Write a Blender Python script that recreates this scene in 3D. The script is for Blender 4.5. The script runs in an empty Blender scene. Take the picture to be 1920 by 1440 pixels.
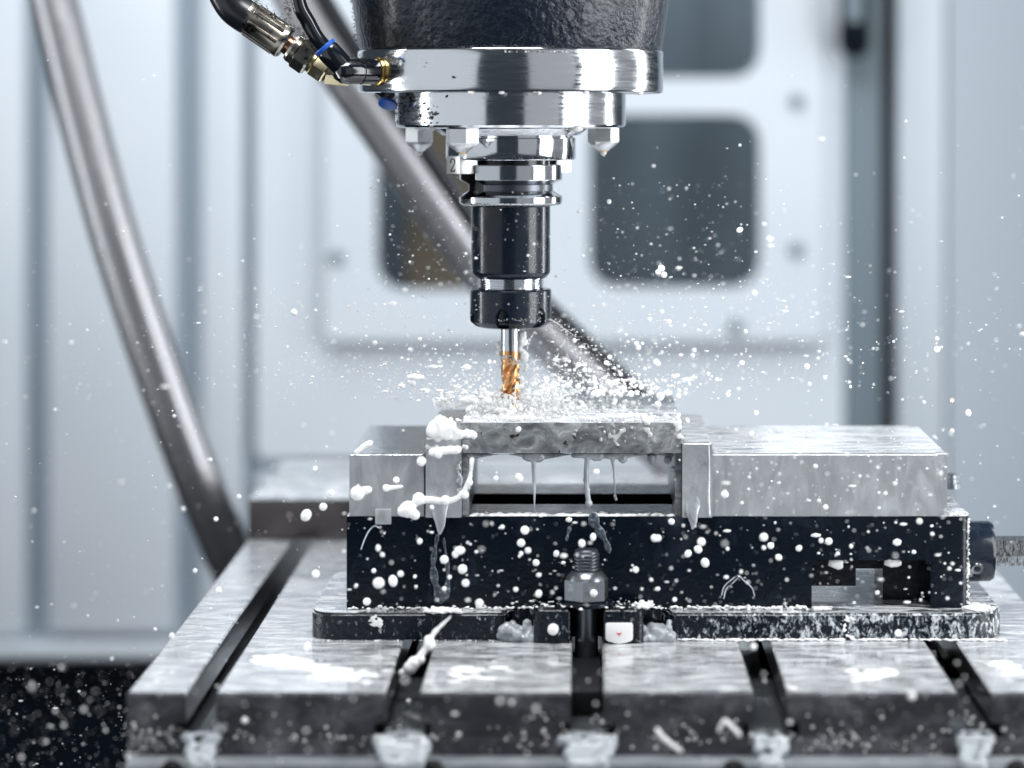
import bpy, bmesh, math, random
from mathutils import Vector, Matrix, noise as mnoise

random.seed(7)
R = math.radians
K = 0.001                      # everything below is written in millimetres
sc = bpy.context.scene
col = sc.collection

# ------------------------------------------------------------------ camera
FPX, VX, VY, H = 5333.0, 1099.0, 211.0, 315.5     # focal length in photo pixels, vanishing point, lens height
cam_d = bpy.data.cameras.new('Camera')
cam = bpy.data.objects.new('Camera', cam_d); col.objects.link(cam)
cam.location = (0, 0, H * K); cam.rotation_euler = (R(90), 0, 0)
cam_d.lens = 100; cam_d.sensor_width = 36; cam_d.sensor_fit = 'HORIZONTAL'
cam_d.shift_x = -(VX - 960) / 1920; cam_d.shift_y = -(720 - VY) / 1920
cam_d.clip_start = 0.05; cam_d.clip_end = 60
cam_d.dof.use_dof = True; cam_d.dof.focus_distance = 1.742; cam_d.dof.aperture_fstop = 3.2
sc.camera = cam

# ------------------------------------------------------------------ world, lamps, exposure
w = bpy.data.worlds.new('World'); sc.world = w; w.use_nodes = True
bg = w.node_tree.nodes['Background']
bg.inputs[0].default_value = (0.66, 0.80, 1.0, 1); bg.inputs[1].default_value = 0.07

def lamp(name, loc, target, sx, sy, power, color=(1, 1, 1)):
    d = bpy.data.lights.new(name, 'AREA'); d.shape = 'RECTANGLE'
    d.size = sx * K; d.size_y = sy * K; d.energy = power; d.color = color
    o = bpy.data.objects.new(name, d); col.objects.link(o)
    o.location = Vector(loc) * K
    o.rotation_euler = (Vector(target) - Vector(loc)).to_track_quat('-Z', 'Y').to_euler()
    return o
SP = (-48, 1795, 250)
def around(az, dist, z):       # azimuth seen from the spindle, 0 = towards the camera, + = right
    return (SP[0] + dist * math.sin(R(az)), SP[1] - dist * math.cos(R(az)), z)
lamp('key_softbox', around(68, 1250, 420), SP, 560, 1300, 19, (0.95, 0.98, 1.0))
lamp('rim_strip', around(114, 1250, 420), SP, 150, 1300, 9, (0.97, 0.99, 1.0))
lamp('fill_softbox', around(-60, 1500, 380), SP, 2300, 1600, 8.5, (0.90, 0.96, 1.0))
lamp('side_fill', around(100, 1750, 380), SP, 1700, 1600, 2.4, (0.94, 0.97, 1.0))
lamp('front_fill', around(32, 1600, 380), SP, 1000, 1600, 2.2, (0.96, 0.98, 1.0))
lamp('left_strip', around(-91, 1300, 420), SP, 120, 1300, 7, (0.97, 0.99, 1.0))
lamp('machine_light', (-160, 2300, 1350), (-100, 2450, 0), 1500, 700, 15.5, (0.93, 0.965, 1.0))
lamp('backdrop_fill', (0, 3420, 1000), (-20, 3600, 150), 700, 120, 9.5, (0.90, 0.96, 1.0))  # added unseen lamp to brighten the backdrop behind the windows
lamp('overhead_softbox', (-60, 1330, 1250), (-20, 1780, 90), 700, 500, 21, (0.98, 0.99, 1.0))  # added overhead softbox that brightens the splash, droplets and table

sc.render.engine = 'CYCLES'
sc.cycles.use_denoising = True
sc.cycles.max_bounces = 7; sc.cycles.glossy_bounces = 4; sc.cycles.diffuse_bounces = 3
sc.cycles.transmission_bounces = 6; sc.cycles.transparent_max_bounces = 8
sc.cycles.caustics_reflective = False; sc.cycles.caustics_refractive = False
sc.cycles.sample_clamp_indirect = 6
sc.view_settings.view_transform = 'Standard'; sc.view_settings.look = 'None'
sc.view_settings.exposure = -0.05; sc.view_settings.gamma = 1.0

def at(px, py, Y):             # a photo measurement at a known distance -> millimetres
    s = Y / FPX
    return ((px - VX) * s, Y, H - (py - VY) * s)
def xs(px, Y): return (px - VX) * Y / FPX
def zs(py, Y): return H - (py - VY) * Y / FPX

# ------------------------------------------------------------------ materials
def mat(name, base=(0.5, 0.5, 0.5), rough=0.4, metal=0.0, spec=0.5, coat=0.0, coat_rough=0.1, **kw):
    m = bpy.data.materials.new(name); m.use_nodes = True
    b = m.node_tree.nodes['Principled BSDF']
    b.inputs['Base Color'].default_value = (*base, 1)
    b.inputs['Roughness'].default_value = rough
    b.inputs['Metallic'].default_value = metal
    b.inputs['Specular IOR Level'].default_value = spec
    b.inputs['Coat Weight'].default_value = coat
    b.inputs['Coat Roughness'].default_value = coat_rough
    for k, v in kw.items(): b.inputs[k.replace('_', ' ')].default_value = v
    return m
def nodes(m):
    nt = m.node_tree
    return nt, nt.nodes, nt.links, nt.nodes['Principled BSDF']
def tex_noise(m, scale, stretch=(1, 1, 1), detail=4, rough=0.55, dist=0.0, loc=(0, 0, 0)):
    nt, N, L, b = nodes(m)
    tc = N.new('ShaderNodeTexCoord'); mp = N.new('ShaderNodeMapping')
    mp.inputs['Scale'].default_value = stretch; mp.inputs['Location'].default_value = loc
    geo = N.new('ShaderNodeNewGeometry')
    L.new(geo.outputs['Position'], mp.inputs['Vector'])
    n = N.new('ShaderNodeTexNoise'); n.inputs['Scale'].default_value = scale
    n.inputs['Detail'].default_value = detail; n.inputs['Roughness'].default_value = rough
    n.inputs['Distortion'].default_value = dist
    L.new(mp.outputs[0], n.inputs['Vector'])
    return n
def ramp(m, src, stops):
    nt, N, L, b = nodes(m)
    r = N.new('ShaderNodeValToRGB')
    while len(r.color_ramp.elements) < len(stops): r.color_ramp.elements.new(0.5)
    for e, (p, c) in zip(r.color_ramp.elements, stops):
        e.position = p; e.color = (*c, 1) if isinstance(c, tuple) else (c, c, c, 1)
    L.new(src, r.inputs[0]); return r
def bump(m, src, dist, strength=1.0, prev=None):
    nt, N, L, b = nodes(m)
    bn = N.new('ShaderNodeBump'); bn.inputs['Distance'].default_value = dist
    bn.inputs['Strength'].default_value = strength
    L.new(src, bn.inputs['Height'])
    if prev: L.new(prev.outputs[0], bn.inputs['Normal'])
    L.new(bn.outputs[0], b.inputs['Normal']); return bn
def colorize(m, src, stops):
    r = ramp(m, src, stops); nt, N, L, b = nodes(m)
    L.new(r.outputs[0], b.inputs['Base Color']); return r
def roughen(m, src, a, bb):
    nt, N, L, b = nodes(m)
    r = N.new('ShaderNodeMapRange'); r.inputs['To Min'].default_value = a; r.inputs['To Max'].default_value = bb
    r.inputs['From Min'].default_value = 0.3; r.inputs['From Max'].default_value = 0.7
    L.new(src, r.inputs[0]); L.new(r.outputs[0], b.inputs['Roughness'])

M = {}
# polished machine steel, very slight turning marks and smudges
m = M['chrome'] = mat('polished_steel', (0.72, 0.74, 0.77), 0.16, 1.0)
n = tex_noise(m, 60, (1, 1, 14), 3); roughen(m, n.outputs['Fac'], 0.08, 0.20)
n2 = tex_noise(m, 40, (0.3, 0.3, 10), 2); bump(m, n2.outputs['Fac'], 0.00004, 0.25)
m = M['nose_steel'] = mat('spindle_nose_steel', (0.66, 0.68, 0.71), 0.15, 1.0)
n = tex_noise(m, 90, (1, 1, 10), 3); roughen(m, n.outputs['Fac'], 0.06, 0.13)
M['flange_steel'] = mat('ground_flange_steel', (0.55, 0.57, 0.60), 0.13, 1.0)
M['thread_steel'] = mat('bright_thread_steel', (0.75, 0.77, 0.8), 0.14, 1.0)
m = M['black_oxide'] = mat('black_oxide_steel', (0.007, 0.013, 0.024), 0.22, 0.0, 0.34, coat=0.2, coat_rough=0.06)
n = tex_noise(m, 160, (1, 1, 0.6), 4); roughen(m, n.outputs['Fac'], 0.14, 0.36)
n2 = tex_noise(m, 700, (1, 1, 1), 3); bump(m, n2.outputs['Fac'], 0.0001, 0.25)
# black painted head casting, lumpy and wet
m = M['head_paint'] = mat('lumpy_black_casting_paint', (0.006, 0.011, 0.022), 0.25, 0.0, 0.5, coat=0.15, coat_rough=0.15)
n = tex_noise(m, 190, (1, 1, 1), 4, 0.55, 0.2); b1 = bump(m, n.outputs['Fac'], 0.0024, 0.8)
n = tex_noise(m, 420, (1, 1, 1), 3); bump(m, n.outputs['Fac'], 0.0005, 0.6, b1)
# vise casting paint
m = M['vise_paint'] = mat('black_vise_paint', (0.003, 0.006, 0.012), 0.20, 0.0, 0.26, coat=0.0)
n = tex_noise(m, 300, (1, 1, 1), 5); b1 = bump(m, n.outputs['Fac'], 0.0007, 0.35)
n2 = tex_noise(m, 24, (1, 1, 1.2), 6, 0.7, 0.8)
colorize(m, n2.outputs['Fac'], [(0.0, (0.002, 0.005, 0.010)), (0.54, (0.002, 0.005, 0.010)), (0.68, (0.011, 0.017, 0.028)), (0.84, (0.08, 0.095, 0.12))])
m = M['flange_paint'] = mat('wet_glint_flange_paint', (0.004, 0.007, 0.013), 0.16, 0.0, 0.3, coat=0.1, coat_rough=0.1)
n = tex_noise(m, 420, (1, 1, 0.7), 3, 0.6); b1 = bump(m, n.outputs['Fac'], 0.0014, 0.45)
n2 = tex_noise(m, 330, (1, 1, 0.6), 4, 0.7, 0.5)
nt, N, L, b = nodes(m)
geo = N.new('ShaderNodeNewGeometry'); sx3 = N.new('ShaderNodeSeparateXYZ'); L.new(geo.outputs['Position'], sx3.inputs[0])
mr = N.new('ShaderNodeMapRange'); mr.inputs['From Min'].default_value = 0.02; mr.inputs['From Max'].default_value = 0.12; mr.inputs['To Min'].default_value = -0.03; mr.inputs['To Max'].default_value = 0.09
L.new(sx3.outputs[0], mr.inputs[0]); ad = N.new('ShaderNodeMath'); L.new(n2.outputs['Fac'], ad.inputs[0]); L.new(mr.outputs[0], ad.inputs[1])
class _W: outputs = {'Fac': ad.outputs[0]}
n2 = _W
colorize(m, n2.outputs['Fac'], [(0.0, (0.003, 0.006, 0.011)), (0.57, (0.004, 0.007, 0.013)), (0.63, (0.16, 0.18, 0.20)), (0.70, (0.62, 0.65, 0.67))])  # pale specks paint wet highlights into the colour, denser to the right
M['dark_gap'] = mat('dark_recess', (0.004, 0.005, 0.007), 0.5)
# ground jaw steel, milky run marks
m = M['jaw_steel'] = mat('ground_jaw_steel', (0.43, 0.45, 0.47), 0.34, 0.5, coat=.25)
n = tex_noise(m, 30, (2.6, 1, 0.75), 5, 0.62, 1.6)
colorize(m, n.outputs['Fac'], [(0.25, (0.36, 0.38, 0.40)), (0.5, (0.43, 0.45, 0.47)), (0.68, (0.52, 0.54, 0.56)), (0.85, (0.72, 0.74, 0.76))])
roughen(m, n.outputs['Fac'], 0.32, 0.48)
# wet top surfaces: steel under rippling, milky coolant
def wet_top(name, steel, milk_at, ripple, seed, milk=(0.82, 0.84, 0.86), stretch=(1, 2.4, 1), soft=.07):
    m = mat(name, steel, 0.16, 0.85)
    nt, N, L, b = nodes(m)
    n = tex_noise(m, 42, stretch, 6, 0.65, 0.6, (seed, seed * 0.7, 0))
    mk = ramp(m, n.outputs['Fac'], [(milk_at - soft, 0.0), (milk_at + soft, 1.0)])
    mx = N.new('ShaderNodeMix'); mx.data_type = 'RGBA'
    mx.inputs['A'].default_value = (*steel, 1); mx.inputs['B'].default_value = (*milk, 1)
    L.new(mk.outputs[0], mx.inputs['Factor']); L.new(mx.outputs['Result'], b.inputs['Base Color'])
    inv = N.new('ShaderNodeMapRange'); inv.inputs['To Min'].default_value = 0.85; inv.inputs['To Max'].default_value = 0.0
    L.new(mk.outputs[0], inv.inputs[0]); L.new(inv.outputs[0], b.inputs['Metallic'])
    b.inputs['Coat Weight'].default_value = 0.6; b.inputs['Coat Roughness'].default_value = 0.06
    n2 = tex_noise(m, 120, (1, 3.2, 1), 3, 0.55, 0.8, (seed, 3, 0)); b1 = bump(m, n2.outputs['Fac'], ripple, 0.8)
    bump(m, mk.outputs[0], 0.0012, 0.5, b1)
    return m
M['table_top'] = wet_top('wet_table_steel', (0.68, 0.70, 0.73), 0.50, 0.0006, 1.3, soft=.15)
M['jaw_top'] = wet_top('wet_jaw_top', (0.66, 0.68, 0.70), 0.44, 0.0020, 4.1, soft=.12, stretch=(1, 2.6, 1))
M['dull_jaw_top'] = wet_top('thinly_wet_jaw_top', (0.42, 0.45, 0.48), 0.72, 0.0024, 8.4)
M['ledge_top'] = wet_top('wet_flange_top', (0.45, 0.48, 0.51), 0.50, 0.0008, 2.2)
M['part_top'] = wet_top('wet_workpiece_top', (0.62, 0.64, 0.67), 0.50, 0.0024, 6.0)
# table end face: dark dull steel with milky splashes low down
m = M['table_front'] = mat('dull_table_end_steel', (0.085, 0.08, 0.085), 0.45, 0.15, 0.3)
n = tex_noise(m, 34, (1, 1, 1.4), 5, 0.65, 0.4)
colorize(m, n.outputs['Fac'], [(0.2, (0.018, 0.02, 0.026)), (0.48, (0.05, 0.05, 0.058)), (0.64, (0.13, 0.13, 0.145)), (0.82, (0.42, 0.44, 0.46))])
M['slot_dark'] = mat('t_slot_wall_steel', (0.03, 0.03, 0.034), 0.3, 0.4, coat=0.5)
m = M['slot_pool'] = mat('coolant_in_slot', (0.045, 0.05, 0.055), 0.12, 0.0, 0.6, coat=0.8)
n = tex_noise(m, 60, (2, 1, 1), 4); bump(m, n.outputs['Fac'], 0.001, 0.6)
m = M['lip'] = mat('coolant_gutter_steel', (0.26, 0.28, 0.30), 0.35, 0.3)
n = tex_noise(m, 40, (1, 1, 3), 4); colorize(m, n.outputs['Fac'], [(0.3, (0.17, 0.19, 0.21)), (0.7, (0.36, 0.38, 0.40))])
# workpiece: sawn aluminium with brown specks and milky streaks
m = M['workpiece'] = mat('splashed_aluminium', (0.3, 0.31, 0.32), 0.36, 0.6)
n = tex_noise(m, 75, (1, 1, 1.2), 6, 0.72, 1.0)
r1 = ramp(m, n.outputs['Fac'], [(0.30, (0.10, 0.105, 0.11)), (0.42, (0.20, 0.21, 0.22)), (0.52, (0.31, 0.325, 0.34)), (0.60, (0.46, 0.475, 0.49)), (0.70, (0.80, 0.81, 0.82))])
n3 = tex_noise(m, 170, (1, 1, 1), 3, 0.6, 0.3)
r3 = ramp(m, n3.outputs['Fac'], [(0.30, 0.0), (0.36, 1.0)])
nt, N, L, b = nodes(m)
mx = N.new('ShaderNodeMix'); mx.data_type = 'RGBA'; mx.inputs['A'].default_value = (0.045, 0.022, 0.015, 1)
L.new(r3.outputs[0], mx.inputs['Factor']); L.new(r1.outputs[0], mx.inputs['B']); L.new(mx.outputs['Result'], b.inputs['Base Color'])
n2 = tex_noise(m, 300, (1, 1, 1), 3); bump(m, n2.outputs['Fac'], 0.0006, 0.5)
m = M['jaw_plate'] = mat('milky_jaw_plate', (0.55, 0.57, 0.6), 0.32, 0.55)
n = tex_noise(m, 70, (1, 1, 0.55), 5, 0.65, 0.8)
colorize(m, n.outputs['Fac'], [(0.26, (0.12, 0.13, 0.14)), (0.36, (0.45, 0.47, 0.5)), (0.6, (0.6, 0.62, 0.65)), (0.74, (0.85, 0.86, 0.87))])
n2 = tex_noise(m, 220, (1, 1, 1), 3); bump(m, n2.outputs['Fac'], 0.0008, 0.5)
# milky emulsion
M['milk'] = mat('white_coolant_emulsion', (0.95, 0.95, 0.95), 0.10, 0.0, 0.6, Subsurface_Weight=1.0, Subsurface_Scale=0.006)
M['milk'].node_tree.nodes['Principled BSDF'].inputs['Subsurface Radius'].default_value = (1, 1, 1)
m = M['foam'] = mat('coolant_foam', (0.88, 0.88, 0.885), 0.3, 0.0, 0.5)
n = tex_noise(m, 900, (1, 1, 1), 3); bump(m, n.outputs['Fac'], 0.0008, 0.7)
m = M['film'] = mat('thin_foamy_film', (0.12, 0.14, 0.17), 0.15, 0.0, 0.6, coat=.4)
n = tex_noise(m, 420, (1, 1, 1), 4, 0.7); colorize(m, n.outputs['Fac'], [(0.35, (0.02, 0.028, 0.04)), (0.55, (0.07, 0.09, 0.115)), (0.72, (0.34, 0.37, 0.40))]); bump(m, n.outputs['Fac'], 0.0003, 0.4)
M['spill'] = mat('thin_running_foam', (0.34, 0.37, 0.39), 0.3, 0.0, 0.5, coat=.2)
m = M['thin_milk'] = mat('thin_coolant_run', (0.40, 0.43, 0.46), 0.18, 0.0, 0.6, coat=0.6)
n = tex_noise(m, 500, (1, 1, 0.7), 4); bump(m, n.outputs['Fac'], 0.0007, 0.7)
n2 = tex_noise(m, 120, (1, 1, 0.6), 5); colorize(m, n2.outputs['Fac'], [(0.3, (0.10, 0.12, 0.145)), (0.7, (0.55, 0.58, 0.60))])
# fittings
m = M['nickel'] = mat('grimy_nickel_ferrule', (0.52, 0.48, 0.41), 0.26, 1.0)
n = tex_noise(m, 120, (1, 1, 1), 5, 0.7); colorize(m, n.outputs['Fac'], [(0.38, (0.05, 0.047, 0.045)), (0.46, (0.40, 0.37, 0.32)), (0.7, (0.58, 0.54, 0.47))])
m = M['zinc'] = mat('yellow_zinc_fitting', (0.62, 0.53, 0.30), 0.3, 1.0)
n = tex_noise(m, 90, (1, 1, 1), 4); colorize(m, n.outputs['Fac'], [(0.35, (0.55, 0.40, 0.20)), (0.5, (0.60, 0.55, 0.34)), (0.65, (0.62, 0.50, 0.40))])
M['copper'] = mat('bare_copper_neck', (0.72, 0.38, 0.24), 0.22, 1.0)
M['brass'] = mat('brass_fitting', (0.72, 0.49, 0.16), 0.25, 1.0)
M['rubber'] = mat('black_hose_rubber', (0.008, 0.010, 0.014), 0.3, 0.0, 0.5, coat=0.3, coat_rough=0.2)
M['gloss_black'] = mat('glossy_black_plastic', (0.006, 0.008, 0.012), 0.12, 0.0, 0.6, coat=0.5)
M['blue'] = mat('blue_release_collar', (0.02, 0.10, 0.45), 0.3)
m = M['cutter'] = mat('copper_coloured_cutter_coating', (0.70, 0.37, 0.17), 0.24, 1.0)
M['carbide'] = mat('bright_carbide_shank', (0.62, 0.64, 0.68), 0.12, 1.0)
m = M['nozzle'] = mat('nickel_nozzle', (0.78, 0.79, 0.80), 0.33, 0.75)
m = M['nut_steel'] = mat('clamp_nut_steel', (0.22, 0.235, 0.255), 0.25, 0.85)
M['stud'] = mat('dark_stud_steel', (0.12, 0.13, 0.15), 0.3, 0.8)
M['ink'] = mat('engraved_black', (0.01, 0.01, 0.012), 0.5)
M['key_face'] = mat('drive_key_steel', (0.78, 0.79, 0.80), 0.32, 0.7)
M['flake'] = mat('black_swarf', (0.008, 0.009, 0.012), 0.4)
M['yellow_flake'] = mat('yellow_paint_chip', (0.75, 0.65, 0.08), 0.4)
M['tag'] = mat('white_plastic', (0.85, 0.84, 0.83), 0.2, 0.0, 0.5, coat=0.5)
M['red'] = mat('red_print', (0.65, 0.01, 0.02), 0.3)
# enclosure
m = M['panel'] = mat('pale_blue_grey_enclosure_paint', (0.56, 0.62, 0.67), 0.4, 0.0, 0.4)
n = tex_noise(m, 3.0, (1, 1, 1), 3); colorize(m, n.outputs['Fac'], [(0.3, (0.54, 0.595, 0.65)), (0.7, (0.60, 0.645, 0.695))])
M['side_shade'] = mat('shaded_side_panel_paint', (0.36, 0.41, 0.465), 0.4, 0.0, 0.4)  # enclosure paint with the dimmer right side's shade put into the colour
M['edge_shade'] = mat('shaded_edge_panel_paint', (0.46, 0.51, 0.56), 0.4, 0.0, 0.4)  # same enclosure paint, a little of that shade mixed in
M['groove'] = mat('recess_shade_paint', (0.36, 0.43, 0.50), 0.5)  # wall colour darkened to carry the shade of the recesses
M['grey_panel'] = mat('slate_grey', (0.15, 0.195, 0.225), 0.5)
M['seal'] = mat('black_rubber_seal', (0.003, 0.007, 0.011), 0.6, 0.0, 0.15)
m = M['sump'] = mat('dark_wet_sump', (0.002, 0.005, 0.010), 0.6, 0.0, 0.1)
m = M['conduit'] = mat('braided_metal_conduit', (0.30, 0.30, 0.315), 0.33, 0.88)
m = M['riser'] = mat('rusty_brown_block_steel', (0.055, 0.045, 0.045), 0.4, 0.2)
n = tex_noise(m, 18, (1, 1, 1), 4); colorize(m, n.outputs['Fac'], [(0.3, (0.03, 0.022, 0.023)), (0.7, (0.085, 0.075, 0.078))])
m = M['backdrop'] = mat('dim_workshop', (0.10, 0.12, 0.14), 0.7)
n = tex_noise(m, 5, (2.5, 1, 0.5), 3); colorize(m, n.outputs['Fac'], [(0.3, (0.07, 0.09, 0.105)), (0.7, (0.22, 0.26, 0.29))])
M['brown'] = mat('brown_cardboard', (0.42, 0.29, 0.17), 0.7)
gm = bpy.data.materials.new('window_polycarbonate'); gm.use_nodes = True; M['glass'] = gm
nt = gm.node_tree; N = nt.nodes; L = nt.links; N.clear()
o_ = N.new('ShaderNodeOutputMaterial'); tr = N.new('ShaderNodeBsdfTransparent'); gl = N.new('ShaderNodeBsdfGlossy')
tr.inputs[0].default_value = (0.80, 0.83, 0.85, 1); gl.inputs['Roughness'].default_value = 0.15; gl.inputs[0].default_value = (0.9, 0.95, 1, 1)
mixs = N.new('ShaderNodeMixShader'); mixs.inputs[0].default_value = 0.08
L.new(tr.outputs[0], mixs.inputs[1]); L.new(gl.outputs[0], mixs.inputs[2]); L.new(mixs.outputs[0], o_.inputs[0])

# ------------------------------------------------------------------ mesh helpers (millimetres in, metres out)
def to_mesh(name, bm, smooth=True, angle=32):
    me = bpy.data.meshes.new(name)
    bmesh.ops.recalc_face_normals(bm, faces=bm.faces)
    bm.to_mesh(me); bm.free()
    if smooth:
        me.shade_smooth(); me.set_sharp_from_angle(angle=R(angle))
    return me
def thing(name, label, cat, loc=(0, 0, 0), group=None):
    o = bpy.data.objects.new(name, None); col.objects.link(o)
    o.location = Vector(loc) * K; o.empty_display_size = 0.01
    o['label'] = label; o['category'] = cat
    if group: o['group'] = group
    return o
def tag(o, label, cat, group=None, kind=None):
    o['label'] = label
    if cat: o['category'] = cat
    if group: o['group'] = group
    if kind: o['kind'] = kind
    return o
def obj(name, bm, material, parent=None, smooth=True, angle=32, label=None, mats=None):
    for v in bm.verts: v.co *= K
    me = to_mesh(name, bm, smooth, angle)
    for mm in (mats or [material]): me.materials.append(mm)
    o = bpy.data.objects.new(name, me); col.objects.link(o)
    if parent is None:                                     # origin at the thing's base
        xsv = [v.co for v in me.vertices]
        c = Vector(((min(v.x for v in xsv) + max(v.x for v in xsv)) / 2, (min(v.y for v in xsv) + max(v.y for v in xsv)) / 2, min(v.z for v in xsv)))
        me.transform(Matrix.Translation(-c)); o.location = c
    else:
        o.parent = parent
        acc = Vector((0, 0, 0)); p = parent
        while p: acc += p.location; p = p.parent
        o.location = -acc
    if label: o['label'] = label
    return o
def struct(o): o['kind'] = 'structure'; return o

def add_box(bm, x0, x1, y0, y1, z0, z1, bev=0.0, seg=2, mi=0):
    r = bmesh.ops.create_cube(bm, size=1.0)
    vs = r['verts']
    for v in vs:
        v.co = Vector((x0 + (v.co.x + .5) * (x1 - x0), y0 + (v.co.y + .5) * (y1 - y0), z0 + (v.co.z + .5) * (z1 - z0)))
    fs = {f for v in vs for f in v.link_faces}
    for f in fs: f.material_index = mi
    if bev > 0:
        es = list({e for v in vs for e in v.link_edges})
        bmesh.ops.bevel(bm, geom=es, offset=bev, segments=seg, affect='EDGES', profile=0.5)
    return vs
def box(*a, **k):
    bm = bmesh.new(); add_box(bm, *a, **k); return bm
def top_material(bm, index=1, zmin=0.9):
    bm.normal_update()
    for f in bm.faces:
        if f.normal.z > zmin: f.material_index = index
def add_prism(bm, pts, lo, hi, axis='z', bev=0.0, seg=2):
    """closed 2-D outline pushed along an axis: z (pts x,y), y (pts x,z), x (pts y,z)"""
    def P(a, b, t): return {'z': (a, b, t), 'y': (a, t, b), 'x': (t, a, b)}[axis]
    v0 = [bm.verts.new(P(a, b, lo)) for a, b in pts]; v1 = [bm.verts.new(P(a, b, hi)) for a, b in pts]
    nfs = [bm.faces.new(v0), bm.faces.new(v1[::-1])]
    n = len(pts)
    for i in range(n):
        nfs.append(bm.faces.new((v0[i], v1[i], v1[(i + 1) % n], v0[(i + 1) % n])))
    bmesh.ops.recalc_face_normals(bm, faces=nfs)
    if bev:
        es = list({e for f in nfs for e in f.edges})
        bmesh.ops.bevel(bm, geom=es, offset=bev, segments=seg, affect='EDGES', profile=0.5)
def prism(*a, **k):
    bm = bmesh.new(); add_prism(bm, *a, **k); return bm
def rounded(pts, rad, seg=6):
    """round the corners of an outline; rad a number or one per corner"""
    out = []; n = len(pts)
    for i, p in enumerate(pts):
        r = rad[i] if isinstance(rad, (list, tuple)) else rad
        p = Vector(p); a = Vector(pts[i - 1]); b = Vector(pts[(i + 1) % n])
        if r <= 0: out.append(tuple(p)); continue
        u = (a - p).normalized(); v = (b - p).normalized()
        for k in range(seg + 1):
            t = k / seg
            q0 = p + u * r; q1 = p + v * r
            out.append(tuple(q0 * (1 - t) ** 2 + p * (2 * t * (1 - t)) + q1 * t * t))
    return out
def add_lathe(bm, prof, cx=0, cy=0, seg=96, mtx=None, cap=True, phase=0.0):
    """prof: list of (radius, height) going along the axis"""
    rings = []
    for r, z in prof:
        ring = []
        for k in range(seg):
            a = 2 * math.pi * k / seg + phase
            p = Vector((r * math.cos(a), r * math.sin(a), z))
            p = mtx @ p if mtx else p + Vector((cx, cy, 0))
            ring.append(bm.verts.new(p))
        rings.append(ring)
    for a, b in zip(rings, rings[1:]):
        for k in range(seg):
            bm.faces.new((a[k], a[(k + 1) % seg], b[(k + 1) % seg], b[k]))
    if cap:
        bm.faces.new(rings[0][::-1]); bm.faces.new(rings[-1])
def lathe(*a, **k):
    bm = bmesh.new(); add_lathe(bm, *a, **k); return bm
def axis_mtx(p, d):
    return Matrix.Translation(Vector(p)) @ Vector(d).to_track_quat('Z', 'Y').to_matrix().to_4x4()
def smooth_path(pts, sub=8):
    P = [Vector(p) for p in pts]; out = []
    for i in range(len(P) - 1):
        p0 = P[max(i - 1, 0)]; p1 = P[i]; p2 = P[i + 1]; p3 = P[min(i + 2, len(P) - 1)]
        for k in range(sub):
            t = k / sub
            out.append(0.5 * ((2 * p1) + (p2 - p0) * t + (2 * p0 - 5 * p1 + 4 * p2 - p3) * t * t + (3 * p1 - p0 - 3 * p2 + p3) * t ** 3))
    out.append(P[-1]); return out
def add_tube(bm, path, rad, seg=20, cap=True):
    path = [Vector(p) for p in path]; n = len(path)
    rf = rad if callable(rad) else (lambda t: rad)
    up = None; rings = []
    for i, p in enumerate(path):
        d = (path[min(i + 1, n - 1)] - path[max(i - 1, 0)]).normalized()
        if up is None:
            up = d.orthogonal().normalized()
        up = (up - d * up.dot(d)).normalized(); s = d.cross(up)
        r = rf(i / (n - 1))
        rings.append([bm.verts.new(p + (up * math.cos(a) + s * math.sin(a)) * r) for a in [2 * math.pi * k / seg for k in range(seg)]])
    for a, b in zip(rings, rings[1:]):
        for k in range(seg): bm.faces.new((a[k], a[(k + 1) % seg], b[(k + 1) % seg], b[k]))
    if cap: bm.faces.new(rings[0][::-1]); bm.faces.new(rings[-1])
def tube(*a, **k):
    bm = bmesh.new(); add_tube(bm, *a, **k); return bm
ICO = {}
def ico_data(sub):
    if sub not in ICO:
        b = bmesh.new(); bmesh.ops.create_icosphere(b, subdivisions=sub, radius=1.0)
        b.verts.ensure_lookup_table()
        ICO[sub] = ([v.co.copy() for v in b.verts], [[v.index for v in f.verts] for f in b.faces]); b.free()
    return ICO[sub]
class Blobs:                                               # many little balls welded into one wet skin
    def __init__(s): s.v = []; s.f = []
    def add(s, p, r, scale=(1, 1, 1), sub=1):
        V, F = ico_data(sub); o = len(s.v)
        s.v += [(p[0] + c.x * r * scale[0], p[1] + c.y * r * scale[1], p[2] + c.z * r * scale[2]) for c in V]
        s.f += [[i + o for i in f] for f in F]
    def strand(s, pts, r0, r1, n=24, wob=0.0):
        path = smooth_path(pts, max(2, n // max(1, len(pts) - 1)))
        for i, p in enumerate(path):
            t = i / (len(path) - 1); r = r0 + (r1 - r0) * t
            r *= 1 + wob * math.sin(i * 1.3 + p.x)
            s.add(p, max(r, .25))
    def build(s, name, material, voxel=0.6, parent=None, weld=True, settle=5):
        me = bpy.data.meshes.new(name)
        me.from_pydata([(x * K, y * K, z * K) for x, y, z in s.v], [], s.f); me.materials.append(material)
        me.shade_smooth()
        o = bpy.data.objects.new(name, me); col.objects.link(o)
        if parent is None:
            c = Vector((sum(v[0] for v in s.v) / len(s.v), sum(v[1] for v in s.v) / len(s.v), min(v[2] for v in s.v))) * K
            me.transform(Matrix.Translation(-c)); o.location = c
        else:
            o.parent = parent; acc = Vector((0, 0, 0)); p = parent
            while p: acc += p.location; p = p.parent
            o.location = -acc
        if weld:
            md = o.modifiers.new('weld', 'REMESH'); md.mode = 'VOXEL'; md.voxel_size = voxel * K; md.use_smooth_shade = True
            sm = o.modifiers.new('settle', 'SMOOTH'); sm.factor = 0.5; sm.iterations = settle
        return o

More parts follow.
